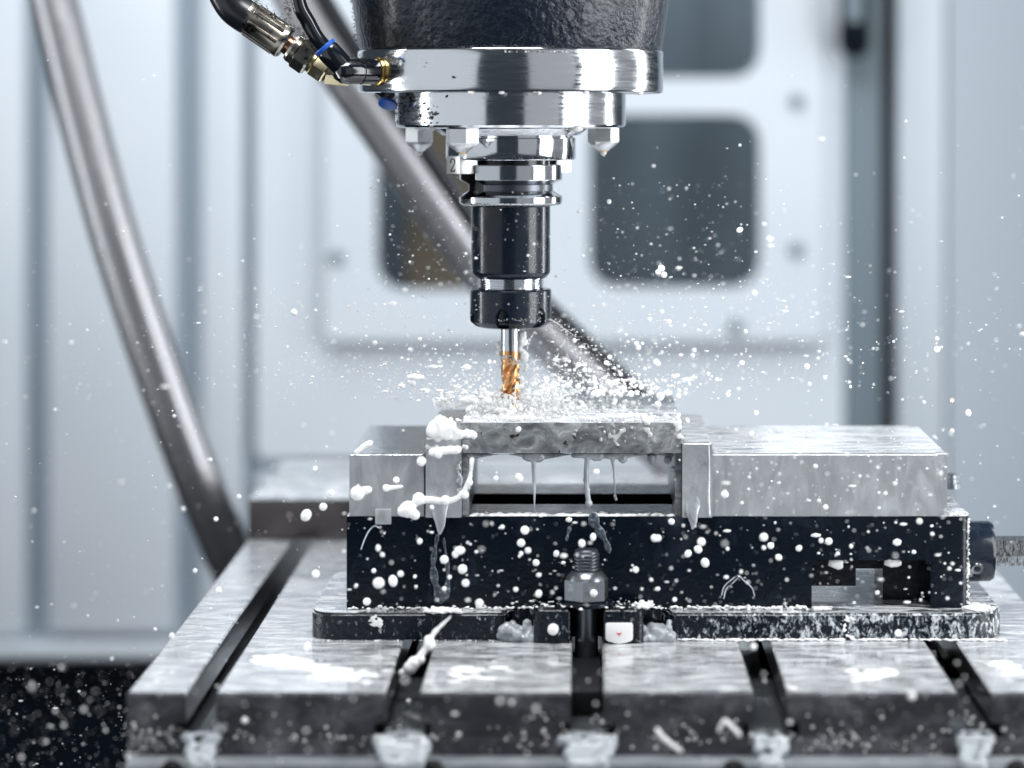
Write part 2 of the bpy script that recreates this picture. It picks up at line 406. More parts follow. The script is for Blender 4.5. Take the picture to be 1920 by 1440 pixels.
# ================================================================== THE SETTING: machine enclosure
YW = 3000.0
def pbox(px0, px1, py0, py1, Y, depth, bev=0.0):           # a slab measured on its front face at distance Y
    return box(xs(px0, Y), xs(px1, Y), Y, Y + depth, zs(py1, Y), zs(py0, Y), bev=bev)
wall = struct(obj('enclosure_wall', pbox(-500, 560, -700, 1236, YW + 30, 30), M['groove']))
struct(obj('sump_floor', box(-2600, 2600, 900, 4200, -420, -400), M['sump']))
struct(obj('sump_wall', pbox(-800, 2700, 1244, 1560, YW + 70, 20), M['sump']))
for a, b_, t, bt in ((-500, 46, -700, 1200), (86, 328, -700, 1192), (374, 456, -700, 1200)):
    obj('wall_panel', pbox(a, b_, t, bt, YW, 26, 9), M['panel'], wall)
obj('wall_ledge', pbox(-500, 560, 1208, 1236, YW - 8, 38, 6), M['panel'], wall)

def holed_plate(outer, holes, y0, y1, bev=0):
    bm = bmesh.new(); edges = []
    for loop in [outer] + holes:
        vs = [bm.verts.new((a, y0, b)) for a, b in loop]
        edges += [bm.edges.new((vs[i], vs[(i + 1) % len(vs)])) for i in range(len(vs))]
    bmesh.ops.triangle_fill(bm, use_beauty=True, use_dissolve=False, edges=edges)
    # drop triangles that filled a hole
    def inside(loop, x, z):
        c = False
        for i in range(len(loop)):
            (x1, z1), (x2, z2) = loop[i - 1], loop[i]
            if (z1 > z) != (z2 > z) and x < (x2 - x1) * (z - z1) / (z2 - z1) + x1: c = not c
        return c
    bad = [f for f in bm.faces if any(inside(h, f.calc_center_median().x, f.calc_center_median().z) for h in holes)]
    bmesh.ops.delete(bm, geom=bad, context='FACES_ONLY')
    r = bmesh.ops.extrude_face_region(bm, geom=bm.faces[:])
    for e in r['geom']:
        if isinstance(e, bmesh.types.BMVert): e.co.y = y1
    return bm
def prect(px0, px1, py0, py1, Y, rad):
    return rounded([(xs(px0, Y), zs(py1, Y)), (xs(px1, Y), zs(py1, Y)), (xs(px1, Y), zs(py0, Y)), (xs(px0, Y), zs(py0, Y))], rad * Y / FPX, 8)
wins = [(705, 1003, 214, 546), (1105, 1426, 214, 541), (705, 1003, -260, 146), (1105, 1426, -260, 146)]
door = thing('enclosure_door', 'pale blue-grey machine door with four dark rounded windows behind the spindle', 'door', at(1040, 860, YW + 10))
leaf = obj('door_leaf', holed_plate(prect(480, 1582, -700, 862, YW + 5, 24), [prect(660, 1470, -320, 590, YW + 5, 20)], YW + 5, YW + 40), M['panel'], door)
obj('window_frame', holed_plate(prect(609, 1545, -420, 640, YW - 16, 18), [prect(*q, YW - 16, 62) for q in wins], YW - 16, YW + 4), M['panel'], door)
for q in wins:
    obj('window_pane', box(xs(q[0] - 12, YW), xs(q[1] + 12, YW), YW + 6, YW + 10, zs(q[3] + 12, YW), zs(q[2] - 12, YW)), M['glass'], door)
for px, py in ((632, 482), (1494, 468), (1380, 612), (1494, 190)):
    x, y, z = at(px, py, YW - 17)
    obj('frame_bolt', lathe([(0, 0), (7.5, 0), (7, 4), (5, 5.5), (0, 5.5)], seg=24, mtx=axis_mtx((x, y, z), (0, -1, 0)), cap=False), M['grey_panel'], door)
hd = obj('door_handle', tube(smooth_path([at(1602, -240, YW - 20), at(1602, -225, YW - 60), at(1602, 55, YW - 60), at(1602, 70, YW - 20)], 6), 17, 16), M['seal'], door)
obj('handle_grip', tube([at(1601, -160, YW - 78), at(1601, 40, YW - 78)], 9, 12), M['grey_panel'], hd)
lp = struct(obj('lower_wall', pbox(482, 1582, 884, 1236, YW + 10, 30, 6), M['panel']))
colm = tag(obj('door_column', pbox(1584, 1657, -700, 1236, YW + 2, 40, 4), M['grey_panel']), 'upright column, its shade painted slate grey, between the door and the black seal', 'column')  # the column's shaded side, painted as an even slate grey
tag(obj('rubber_seal', pbox(1658, 1680, -700, 1236, YW - 4, 36, 5), M['seal']), 'black vertical rubber seal strip beside the grey column', 'seal')
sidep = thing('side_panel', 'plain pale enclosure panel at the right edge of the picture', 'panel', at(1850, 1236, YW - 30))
obj('panel_sheet', pbox(1683, 1774, -700, 1236, YW - 30, 60, 6), M['edge_shade'], sidep)
obj('panel_sheet', prism([(xs(1778, YW - 30), YW - 24), (xs(2700, YW - 30), YW + 190), (xs(2700, YW - 30), YW + 220), (xs(1778, YW - 30), YW + 30)], zs(1236, YW - 30), zs(-700, YW - 30), 'z'), M['side_shade'], sidep)
struct(obj('workshop_wall', box(-900, 900, 3700, 3720, -300, 1100), M['backdrop']))
bx = thing('cardboard_box', 'brown box seen blurred through the left door window', 'box', (-95, 3330, -60))
obj('box_body', box(-205, -20, 3240, 3420, -200, 330, 3), M['brown'], bx)
obj('box_lid', box(-208, -17, 3237, 3423, 331, 350, 2), M['brown'], bx)

# ------------------------------------------------------------------ metal conduits behind the table
pts = [at(px, py, Y) for px, py, Y in ((52, -200, 2330), (100, 0, 2320), (158, 235, 2310), (226, 480, 2300), (333, 800, 2300), (412, 1000, 2310), (468, 1120, 2330), (540, 1240, 2370), (610, 1330, 2400))]
c1 = thing('metal_conduit', 'thick grey braided metal conduit sloping down left of the table', 'conduit', pts[-1])
path = smooth_path(pts, 14)
def ribbed(path, r, name, parent):
    bm = bmesh.new(); dense = []
    for a, b_ in zip(path, path[1:]):
        for k in range(3): dense.append(a.lerp(b_, k / 3))
    nn = len(dense)
    add_tube(bm, dense, lambda t: r + (0.15 if int(t * (nn - 1)) % 2 else -0.05), 28)
    return obj(name, bm, M['conduit'], parent, angle=60)
ribbed(path, 19.5, 'conduit_sleeve', c1)
obj('end_collar', lathe([(0, -12), (23, -12), (24, 0), (24, 26), (21, 30), (0, 30)], seg=40, mtx=axis_mtx(path[-1], path[-2] - path[-1]), cap=False), M['stud'], c1)
pts = [at(px, py, 2262) for px, py in ((470, -240), (512, -100), (556, 0), (604, 82), (655, 160), (715, 245), (795, 362), (884, 488), (968, 580), (1060, 668), (1150, 752), (1270, 866))] + [(107, 2262, 33)]
cb_ = [Vector(p) + Vector((17, -4, 11)) for p in pts]
tag(obj('black_cable', tube(smooth_path(cb_[:-1] + [Vector((113, 2258, 47))], 8), 6.5, 16), M['rubber']), 'black cable lying along the upper side of the diagonal conduit', 'cable')
c2 = thing('metal_conduit', 'grey metal conduit running diagonally down behind the tool holder', 'conduit', pts[-1])
path = smooth_path(pts, 10)
ribbed(path, 17, 'conduit_sleeve', c2)
obj('end_collar', lathe([(24, 30.2), (24, 42), (20, 46)], cx=107, cy=2262, seg=40), M['stud'], c2)

# ------------------------------------------------------------------ raised block at the far end of the table
rb = thing('riser_block', 'dark brown steel block with wet pale top at the far end of the table', 'block', (0, 2200, 0))
bm = box(-249.7, 238, 2101, 2330, 0.2, 30, bev=1.5); top_material(bm)
obj('block_body', bm, None, rb, mats=[M['riser'], M['ledge_top']])

# ------------------------------------------------------------------ T-slot table
YF = 1546.6
tb = thing('milling_table', 'wet steel machine table with T-slots running towards the far wall', 'table', (20, 1800, -60))
ribs_px = [(238, 349), (405, 722), (787, 1070), (1132, 1413), (1478, 1797), (1860, 2075)]
YB = 2400
for i, (a, b_) in enumerate(ribs_px):
    x0, x1 = xs(a, YF), xs(b_, YF)
    l = 0 if i == 0 else 6.2; r_ = 6.2
    c = 1.0
    prof = [(x0 + c, 0), (x1 - c, 0), (x1, -c), (x1, -16.5), (x1 - r_, -16.5), (x1 - r_, -24), (x0 + l, -24), (x0 + l, -16.5), (x0, -16.5), (x0, -c)]
    bm = bmesh.new()
    add_prism(bm, prof, YF, YB, 'y')
    bm.normal_update()
    # soften the front top edge
    es = [e for e in bm.edges if all(abs(v.co.y - YF) < .01 and v.co.z > -1.01 for v in e.verts)]
    bmesh.ops.bevel(bm, geom=es, offset=1.0, segments=2, affect='EDGES')
    bm.normal_update()
    for f in bm.faces:
        f.material_index = 1 if f.normal.z > .6 else (0 if abs(f.normal.y) > .5 else 2)
    if i == 0:
        for f in bm.faces:
            if f.normal.x < -.5: f.material_index = 0
    obj('table_rib', bm, None, tb, mats=[M['table_front'], M['table_top'], M['slot_dark']])
xa, xb = xs(238, YF), xs(2075, YF)
bm = box(xa + .4, xb - .4, YF - .6, YB - 1, -62, -24.2, bev=.8); top_material(bm)
obj('table_base', bm, None, tb, mats=[M['table_front'], M['slot_pool']])
bm = box(xa + 2, xb - 2, YF - 22, YF - 1.2, -70, -33.5, bev=1.5)
lip = obj('gutter_lip', bm, M['lip'], tb)
for px in (812, 1376, 1906, 322):
    x, y, z = at(px, 1446, YF - 22)
    obj('lip_hole', lathe([(0, 1), (4.0, 1), (5.2, 0), (6, -.8), (6.4, 0), (6, .6)], seg=24, mtx=axis_mtx((x, y - .2, z), (0, -1, 0)), cap=False), M['dark_gap'], lip)

# ================================================================== MACHINE VISE
vs_ = thing('machine_vise', 'black cast machine vise with pale ground steel jaws bolted to the table', 'vise', (43, 1790, 0))
X0, X1 = xs(650, 1719), xs(1820, 1719)
NX0, NX1, NZ = xs(1522, 1719), xs(1745, 1719), 45.0
ZB, ZT = 16.2, 71.4
prof = [(X0, ZB), (NX0, ZB), (NX0, NZ - 3), (NX0 + 3, NZ), (NX1 - 3, NZ), (NX1, NZ - 3), (NX1, ZB), (X1, ZB), (X1, ZT), (X0, ZT)]
def rail(y0, y1, xmax_round=7):
    bm = bmesh.new(); add_prism(bm, prof, y0, y1, 'y')
    es = [e for e in bm.edges if all(abs(v.co.x - X1) < .01 for v in e.verts) and abs(e.verts[0].co.y - e.verts[1].co.y) < .01]
    if y0 < 1730: es = [e for e in es if abs(e.verts[0].co.y - y0) < .01]
    bmesh.ops.bevel(bm, geom=es, offset=xmax_round, segments=6, affect='EDGES', profile=.5)
    return bm
def merge(dst, src):
    me = bpy.data.meshes.new('tmp'); src.to_mesh(me); src.free(); dst.from_mesh(me); bpy.data.meshes.remove(me)
body = bmesh.new(); merge(body, rail(1719, 1773)); merge(body, rail(1822, 1872))
add_box(body, X0 + .3, NX0 - .3, 1772, 1823, ZB, 50)
add_box(body, X0 + .3, -98, 1772, 1823, 49, ZT - .2)
add_box(body, 77, X1 - .4, 1772, 1823, 49, ZT - .2)
add_box(body, NX1 + .3, X1 - .4, 1772, 1823, ZB, 50)
# inner webs seen through the side opening
add_box(body, NX0 - 2, xs(1603, 1745), 1740, 1800, 26, 48)
add_box(body, xs(1601, 1762), xs(1657, 1762), 1762, 1800, 33, 48)
add_box(body, xs(1655, 1748), NX1 + 3, 1748, 1800, ZB, 48)
body.normal_update()
for f in body.faces:
    c = f.calc_center_median()
    f.material_index = 1 if (f.normal.z > .9 and c.z > 60) else 0
vbody = obj('body', body, None, vs_, mats=[M['vise_paint'], M['ledge_top']])
# base flange with the clamp notch
FX0, FX1 = xs(580, 1701), xs(1887, 1701)
out = [(FX0, 1701), (-49, 1701), (-46, 1719.5), (48, 1719.5), (51, 1701), (FX1, 1701), (FX1, 1868), (FX0, 1868)]
out = rounded(out, [20, 6, 4, 4, 6, 30, 34, 34], 8)
bm = bmesh.new(); add_prism(bm, out, 0.3, 16, 'z')
es = [e for e in bm.edges if all(v.co.z > 15.9 for v in e.verts)]
bmesh.ops.bevel(bm, geom=es, offset=1.4, segments=3, affect='EDGES')
top_material(bm)
obj('base_flange', bm, None, vs_, mats=[M['flange_paint'], M['ledge_top']])
# jaws
def jaw(x0, x1, y0, y1, z0, z1, name, mats, roundx=None, label=None):
    bm = bmesh.new(); add_box(bm, x0, x1, y0, y1, z0, z1)
    if roundx:
        es = [e for e in bm.edges if all(abs(v.co.x - roundx) < .01 for v in e.verts) and abs(e.verts[0].co.z - e.verts[1].co.z) > 1]
        bmesh.ops.bevel(bm, geom=es, offset=6, segments=6, affect='EDGES')
    es = [e for e in bm.edges if all(v.co.z > z1 - .01 for v in e.verts)]
    bmesh.ops.bevel(bm, geom=es, offset=1.2, segments=3, affect='EDGES')
    top_material(bm, 1, .5)
    return obj(name, bm, None, vs_, mats=mats, label=label)
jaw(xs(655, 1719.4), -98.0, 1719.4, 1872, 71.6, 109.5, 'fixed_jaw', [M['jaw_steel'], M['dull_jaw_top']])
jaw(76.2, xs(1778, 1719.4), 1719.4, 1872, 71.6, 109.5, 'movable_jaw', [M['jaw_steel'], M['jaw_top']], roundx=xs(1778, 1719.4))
jaw(-96.6, -75.2, 1712, 1874, 71.7, 120, 'jaw_plate', [M['jaw_plate'], M['part_top']])
jaw(57.9, 75.9, 1712, 1874, 71.7, 117, 'jaw_plate', [M['jaw_plate'], M['jaw_top']])
x, y, z = at(719, 968, 1718)
obj('jaw_clip', box(x - 4.8, x + 4.8, 1714.5, 1719.2, z - 4.5, z + 4.6, bev=.5), M['jaw_steel'], vs_)
# lead screw end
AX_Y, AX_Z = 1795.0, zs(1033, 1795)
mt = axis_mtx((X1 - 2, AX_Y, AX_Z), (1, 0, 0))
colr = obj('screw_collar', lathe([(0, 0), (18.9, 0), (18.9, xs(1853, 1795) - X1 + 2), (17.6, xs(1860, 1795) - X1 + 2), (0, xs(1860, 1795) - X1 + 2)], seg=72, mtx=mt, cap=False), M['black_oxide'], vs_)
cxp = xs(1833, 1777)
nrm = Vector((0, -math.cos(R(27)), -math.sin(R(27))))
pp = Vector((cxp, AX_Y, AX_Z)) + nrm * 18.7
mt2 = axis_mtx(pp, nrm)
obj('set_screw', lathe([(2.0, -.2), (2.0, .3), (3.2, .35), (3.9, .8), (4.2, .3), (4.3, -.4)], seg=24, mtx=mt2), M['nut_steel'], colr)
obj('socket', lathe([(0, .45), (2.0, .45), (2.1, .2)], seg=6, mtx=mt2, cap=False), M['dark_gap'], colr)
mt = axis_mtx((xs(1858, 1795), AX_Y, AX_Z), (1, 0, 0))
m = M['shaft'] = mat('scored_hex_shaft_steel', (0.30, 0.31, 0.33), 0.25, 0.9)
n = tex_noise(m, 420, (4, .6, .6), 3, 0.7); colorize(m, n.outputs['Fac'], [(0.4, (0.03, 0.032, 0.036)), (0.6, (0.50, 0.52, 0.54))])
sh = obj('screw_shaft', lathe([(9.6, 0), (9.6, 60)], seg=6, mtx=mt, phase=R(11)), M['shaft'], vs_, angle=20)
# rear end bolt peeping over the body
x, y, z = at(1779, 948, 1850)
bt = obj('end_bolt', lathe([(6, 71.2), (6, 74), (4.6, 74.4), (4.6, 77.5), (5, 78), (4.4, 80), (2, 81)], cx=xs(1783, 1850), cy=1850, seg=28), M['nut_steel'], vs_)

# ------------------------------------------------------------------ workpiece on two parallels
bm = box(-74.9, 57.6, 1713.5, 1880, 110.2, 129, bev=.9); top_material(bm, 1, .5)
wp = tag(obj('workpiece', bm, None, mats=[M['workpiece'], M['part_top']]), 'flat aluminium workpiece clamped between the vise jaws under the cutter', 'workpiece')
for x0, lab in ((-74.9, 'thin steel parallel under the left edge of the workpiece'), (53.8, 'thin steel parallel under the right edge of the workpiece')):
    tag(obj('steel_parallel', box(x0, x0 + 3.8, 1721, 1870, 71.7, 110, bev=.4), M['workpiece']), lab, 'parallel', 'parallels carrying the workpiece')

# ------------------------------------------------------------------ hold-down clamp
cl = thing('hold_down_clamp', 'black slotted clamp with hex nut and threaded stud at the vise front', 'clamp', (0, 1700, 0))
YC = 1690
ca, cb, ga, gb = xs(1000, YC), xs(1207, YC), xs(1069, YC), xs(1131, YC)
out = rounded([(ca, YC), (ga, YC), (ga, 1712), (gb, 1712), (gb, YC), (cb, YC), (cb, 1717), (ca, 1717)], [5, 1.5, 6, 6, 1.5, 5, 3, 3], 5)
bm = bmesh.new(); add_prism(bm, out, 0.4, 20.5, 'z')
es = [e for e in bm.edges if all(v.co.z > 20.4 for v in e.verts)]
bmesh.ops.bevel(bm, geom=es, offset=1.6, segments=3, affect='EDGES')
obj('clamp_block', bm, M['flange_paint'], cl)
cxn, cyn = xs(1099.5, 1704), 1704
obj('washer', lathe([(15.6, 20.7), (16, 21.2), (16, 23), (15.4, 23.5)], cx=cxn, cy=cyn, seg=48), M['vise_paint'], cl)
hexp = [(13.4, 23.6), (13.9, 24.3), (13.9, 36.2)]
nb = bmesh.new(); add_lathe(nb, hexp, cxn, cyn, 6, phase=R(21)); add_lathe(nb, [(12.6, 36.0), (11.6, 38.2), (9.2, 40.6), (8.6, 41)], cxn, cyn, 40)
obj('hex_nut', nb, M['nut_steel'], cl, angle=25)
prof = [(7.0, -15), (7.0, 30)]
z = 30
while z < 52:
    prof += [(8.1, z + .5), (8.1, z + .9), (7.1, z + 1.7), (7.1, z + 2.0)]; z += 2.0
prof += [(7.2, 53), (6, 54)]
obj('stud', lathe(prof, cxn, cyn, 40), M['stud'], cl)
obj('t_nut', box(-8.4, 8.4, 1600, 1716, -23.8, -10, bev=.8), M['dark_gap'], cl)

# small white tag with a red mark on the clamp front
x, y, z = at(1161, 1187, YC - 1.2)
tg = thing('plastic_tag', 'small white plastic tag with a red triangle on the clamp front', 'tag', (x, y, z - 6))
out = rounded([(x - 8.2, z - 4.4), (x, z - 6.6), (x + 8.2, z - 4.4), (x + 8.2, z + 6.2), (x - 8.2, z + 6.2)], [2, 3, 2, 1.5, 1.5], 4)
obj('tag_plate', prism(out, YC - 2.2, YC - .2, 'y', bev=.4), M['tag'], tg)
obj('red_mark', prism([(x - 1.6, z + .6), (x, z - 1.4), (x + 1.6, z + .6), (x, z - .1)], YC - 2.5, YC - 2.1, 'y'), M['red'], tg)

# ================================================================== SPINDLE HEAD
SX, SY = xs(957.5, 1795), 1795.0
def zt(py): return zs(py, SY)
def rp(p): return p * SY / FPX
sh_ = thing('spindle_head', 'black cast spindle head with bright steel rings hanging over the vise', 'spindle', (SX, SY, zt(300)))
obj('head_casting', lathe([(rp(281), zt(95.5)), (rp(284), zt(90)), (rp(297), zt(0)), (rp(318), zt(-150)), (rp(340), zt(-330))], SX, SY, 160), M['head_paint'], sh_)
ring = obj('mounting_ring', lathe([(rp(279), zt(175)), (rp(284.5), zt(173)), (rp(286), zt(170)), (rp(286), zt(99)), (rp(284.5), zt(96.3)), (rp(281), zt(95.7))], SX, SY, 192), M['chrome'], sh_)
lower = obj('lower_ring', lathe([(rp(141), zt(241)), (rp(205), zt(240.5)), (rp(213), zt(238)), (rp(216), zt(234)), (rp(216), zt(175.2))], SX, SY, 192), M['chrome'], sh_)
obj('ring_skirt', lathe([(rp(123), zt(254)), (rp(128), zt(253.5)), (rp(141), zt(243)), (rp(143), zt(240.5))], SX, SY, 128), M['nose_steel'], sh_)
nose = obj('spindle_nose', lathe([(rp(60), zt(299.5)), (rp(116), zt(299.5)), (rp(120), zt(298.6)), (rp(121.5), zt(296)), (rp(121.5), zt(259)), (rp(119), zt(258)), (rp(117), zt(257.6)), (rp(117), zt(253))], SX, SY, 160), M['nose_steel'], sh_)
# drive keys
for az in (-57, 123):
    d = Vector((math.sin(R(az)), -math.cos(R(az)), 0)); t = Vector((math.cos(R(az)), math.sin(R(az)), 0))
    bm = bmesh.new(); add_box(bm, 29, 42.2 if az < 0 else 40.5, -8, 8, zt(324.5), zt(291.5 if az < 0 else 299.7), bev=.35)
    for v in bm.verts:
        v.co = Vector((SX, SY, 0)) + d * v.co.x + t * v.co.y + Vector((0, 0, v.co.z))
    key = obj('drive_key', bm, M['key_face'], sh_)
    if az < 0:                                            # engraved figure on the outer face
        def F(u, vv): return Vector((SX, SY, 0)) + d * 42.25 + t * u + Vector((0, 0, zt(308.5) + vv))
        b2 = bmesh.new()
        strokes = [([(-2.3, 1.7), (-2.2, 2.8), (-1.2, 3.7), (.2, 3.9), (1.7, 3.3), (2.3, 2.0), (1.9, .7), (.5, -.9), (-1.0, -2.3), (-2.4, -3.7)], .42), ([(-2.5, -3.6), (2.6, -3.6)], .5), ([(2.4, -3.6), (2.9, -2.2)], .3), ([(-2.3, 1.8), (-2.0, 1.9)], .7)]
        for st, r_ in strokes:
            add_tube(b2, smooth_path([F(*q) for q in st], 4), r_, 8)
        obj('engraved_number', b2, M['ink'], key, label='engraved black figure 2')
# coolant nozzles under the lower ring
for az, q in ((-27.5, 1.05), (-106, .95), (106.5, 1.0)):
    cx_, cy_ = SX + 61 * math.sin(R(az)), SY - 61 * math.cos(R(az))
    za = zt(240.8)
    bm = bmesh.new(); add_lathe(bm, [(8.4 * q, za - 10.2), (9.9 * q, za - 8.6), (9.9 * q, za)], cx_, cy_, 6, phase=R(13 + az))
    nz = obj('coolant_nozzle', bm, M['nozzle'], sh_, angle=20)
    obj('nozzle_dome', lathe([(1.6, za - 15), (3.3, za - 14.4), (4.4, za - 13.2), (5.2, za - 12.6), (7.6, za - 10.8), (8.2, za - 10)], cx_, cy_, 36), M['nozzle'], nz)
    obj('nozzle_tip', lathe([(0.2, za - 17.6), (1.7, za - 16.8), (2.4, za - 15.2), (2.6, za - 13.6)], cx_, cy_, 24), M['milk'] if az != -106 else M['nozzle'], nz)
    if az > -100:
        obj('brass_insert', lathe([(2.9, za - 14.9), (3.5, za - 14.2), (3.5, za - 13.4)], cx_, cy_, 20), M['brass'], nz)

# ------------------------------------------------------------------ tool holder
th = thing('tool_holder', 'black collet chuck tool holder with grooved steel flange in the spindle nose', 'tool holder', (SX, SY, zt(614)))
def rgrid(prof, fn, seg=360):
    """lathe whose radius can be cut away by fn(angle from camera, height, radius)"""
    bm = bmesh.new(); rings = []
    for r, z in prof:
        ring_ = []
        for k in range(seg):
            a = 2 * math.pi * k / seg
            rr = fn(a, z, r)
            ring_.append(bm.verts.new((SX + rr * math.sin(a), SY - rr * math.cos(a), z)))
        rings.append(ring_)
    for a, b_ in zip(rings, rings[1:]):
        for k in range(seg): bm.faces.new((a[k], a[(k + 1) % seg], b_[(k + 1) % seg], b_[k]))
    bm.faces.new(rings[0]); bm.faces.new(rings[-1][::-1])
    return bm
def densify(prof, step):
    out = []
    for (r0, z0), (r1, z1) in zip(prof, prof[1:]):
        nn = max(1, int(math.hypot(r1 - r0, z1 - z0) / step))
        out += [(r0 + (r1 - r0) * k / nn, z0 + (z1 - z0) * k / nn) for k in range(nn)]
    return out + [prof[-1]]
prof = [(rp(90), zt(384)), (rp(94), zt(382)), (rp(96.3), zt(379)), (rp(96.3), zt(368.5)), (rp(93), zt(366)), (rp(80), zt(358)), (rp(79), zt(357)), (rp(79), zt(345.5)), (rp(80), zt(344.5)), (rp(95), zt(337)), (rp(96.3), zt(335.5)), (rp(96.3), zt(310)), (rp(94), zt(308)), (rp(70), zt(307.6))]
ZN = zt(371)
def notch(a, z, r):
    for az in (-57, 123):
        da = (a - R(az) + math.pi) % (2 * math.pi) - math.pi
        if abs(da) < 1.2:
            u = abs(math.sin(da)) * r
            if u < 8.4 and z > ZN + (3.2 if u > 6.5 else (1.2 if u > 4.5 else 0)): return min(r, 22.0 / max(math.cos(da), .5))
    return r
gf = rgrid(densify(prof, .55), notch, 540)
for f in gf.faces:
    c = f.calc_center_median(); rr = math.hypot(c.x - SX, c.y - SY)
    for az in (-57, 123):
        d_ = Vector((math.sin(R(az)), -math.cos(R(az)))); u_ = (c.x - SX) * -d_.y + (c.y - SY) * d_.x
        if abs(u_) < 8.7 and (c.x - SX) * d_.x + (c.y - SY) * d_.y > 5 and c.z > ZN - .3 and c.z < zt(308.2) and rr < rp(95.6): f.material_index = 1
    if zt(359) < c.z < zt(344) and rr < rp(81) and f.material_index == 0: f.material_index = 2
obj('gripper_flange', gf, None, th, angle=28, mats=[M['flange_steel'], M['dark_gap'], M['stud']])  # notch and groove faces coloured dark, painting in shade and dark reflection
obj('taper_shoulder', lathe([(rp(74), zt(308)), (rp(74), zt(299.8))], SX, SY, 96), M['black_oxide'], th)
obj('holder_body', lathe([(rp(66), zt(520)), (rp(69.5), zt(516.5)), (rp(73.5), zt(511)), (rp(74), zt(508)), (rp(74), zt(387)), (rp(76), zt(385)), (rp(82), zt(384.2))], SX, SY, 128), M['black_oxide'], th)
prof = []; z = zt(545)
while z < zt(519):
    prof += [(rp(58.5), z), (rp(62), z + .45), (rp(62), z + .75), (rp(58.5), z + 1.25)]; z += 1.45
obj('threaded_neck', lathe(prof, SX, SY, 96), M['thread_steel'], th)
prof = [(rp(36), zt(613.5)), (rp(52), zt(614)), (rp(64), zt(611)), (rp(73), zt(604.5)), (rp(76), zt(602)), (rp(76.2), zt(600)), (rp(76.2), zt(544)), (rp(74), zt(541)), (rp(60), zt(540.6))]
def nutcut(a, z, r):
    for k in range(6):
        da = (a - R(-10.6 + 60 * k) + math.pi) % (2 * math.pi) - math.pi
        u = abs(da) * 25.6
        top = zt(575) - (0 if u < 1 else (u / 3.9) ** 2.2 * 3.6)
        if u < 3.9 and z < top and r > rp(60): return r - 3.4 * min(1, (top - z) / .8)
    return r
obj('collet_nut', rgrid(densify(prof, .6), nutcut, 360), M['black_oxide'], th, angle=30)
obj('collet_face', lathe([(rp(19.5), zt(616)), (rp(30), zt(615.5)), (rp(36), zt(613.6))], SX, SY, 64), M['flange_steel'], th)

# ------------------------------------------------------------------ end mill
em = thing('end_mill', 'copper coloured fluted end mill spinning into the workpiece', 'end mill', (SX, SY, 127))
RM = rp(18.2)
obj('shank', lathe([(RM, zt(657)), (RM, zt(612))], SX, SY, 64), M['carbide'], em)
bm = bmesh.new(); rings = []; SEG = 120
z0, z1 = 127.5, zt(657)
zz = [z0 + (z1 - z0) * k / 90 for k in range(91)]
for z in zz:
    fade = max(0.0, min(1.0, (zt(676) - z) / 5.0))
    tw = (z - z0) * math.tan(R(43)) / RM
    ring_ = []
    for k in range(SEG):
        a = 2 * math.pi * k / SEG
        ph = ((a - tw - R(38)) % (2 * math.pi / 3)) / (2 * math.pi / 3)       # 0..1 inside one flute
        if ph < .40: q = 1.0 - .05 * ph
        elif ph < .66: q = .98 - .44 * math.sin((ph - .40) / .26 * math.pi / 2)
        elif ph < .84: q = .54 + .10 * (ph - .66) / .18
        else: q = .64 + .36 * ((ph - .84) / .16) ** 1.2
        rr = RM * (1 - (1 - q) * fade)
        ring_.append(bm.verts.new((SX + rr * math.sin(a), SY - rr * math.cos(a), z)))
    rings.append(ring_)
for a, b_ in zip(rings, rings[1:]):
    for k in range(SEG): bm.faces.new((a[k], a[(k + 1) % SEG], b_[(k + 1) % SEG], b_[k]))
bm.faces.new(rings[0]); bm.faces.new(rings[-1])
obj('cutting_flutes', bm, M['cutter'], em, angle=55)

# ================================================================== HOSES ON THE HEAD
YH = 1745
hh = thing('hydraulic_hose', 'thick black hydraulic hose with crimped nickel ferrule beside the spindle head', 'hose', at(655, 160, YH))
P = lambda a, b_: Vector(at(a, b_, YH))
dirn = (P(613, 135) - P(461, 30)).normalized()
A0 = P(461, 30)
def seg_len(a, b_): return (P(*b_) - P(*a)).length
Lf = seg_len((461, 30), (537, 82))
obj('hose_line', tube(smooth_path([P(395, -190), P(398, -110), P(412, -40), P(436, 10), P(466, 34)], 10), 10.6, 28), M['rubber'], hh)
fb = bmesh.new()
add_lathe(fb, [(9.6, -1), (10.5, 0), (10.6, 3), (10.2, 4), (10.2, Lf - 5), (10.6, Lf - 4), (10.6, Lf - 1.5), (9.4, Lf), (6, Lf + .3)], seg=64, mtx=axis_mtx(A0, dirn), cap=False)
side = dirn.cross(Vector((0, -1, 0))).normalized()
fer = obj('crimp_ferrule', fb, M['nickel'], hh)
for k in range(8):                                       # crimp ridges
    a = 2 * math.pi * k / 8 + .2
    out_ = side * math.cos(a) + dirn.cross(side) * math.sin(a)
    obj('crimp_ridge', tube([A0 + dirn * 4 + out_ * 9.7, A0 + dirn * (Lf - 5) + out_ * 9.7], 1.5, 8), M['nickel'], fer)
obj('copper_neck', lathe([(6.2, 0), (6.2, 5)], seg=32, mtx=axis_mtx(A0 + dirn * Lf, dirn)), M['copper'], hh)
A1 = A0 + dirn * (Lf + 3)
nb = bmesh.new(); add_lathe(nb, [(5, 0), (8.2, .4), (9.0, 2), (9.0, 5)], seg=40, mtx=axis_mtx(A1, dirn)); add_lathe(nb, [(8.8, 5), (10.4, 6.2), (10.4, 14), (9.2, 15.4)], seg=6, mtx=axis_mtx(A1, dirn), phase=.4)
obj('swivel_nut', nb, M['nickel'], hh, angle=25)
A2 = A1 + dirn * 15.5
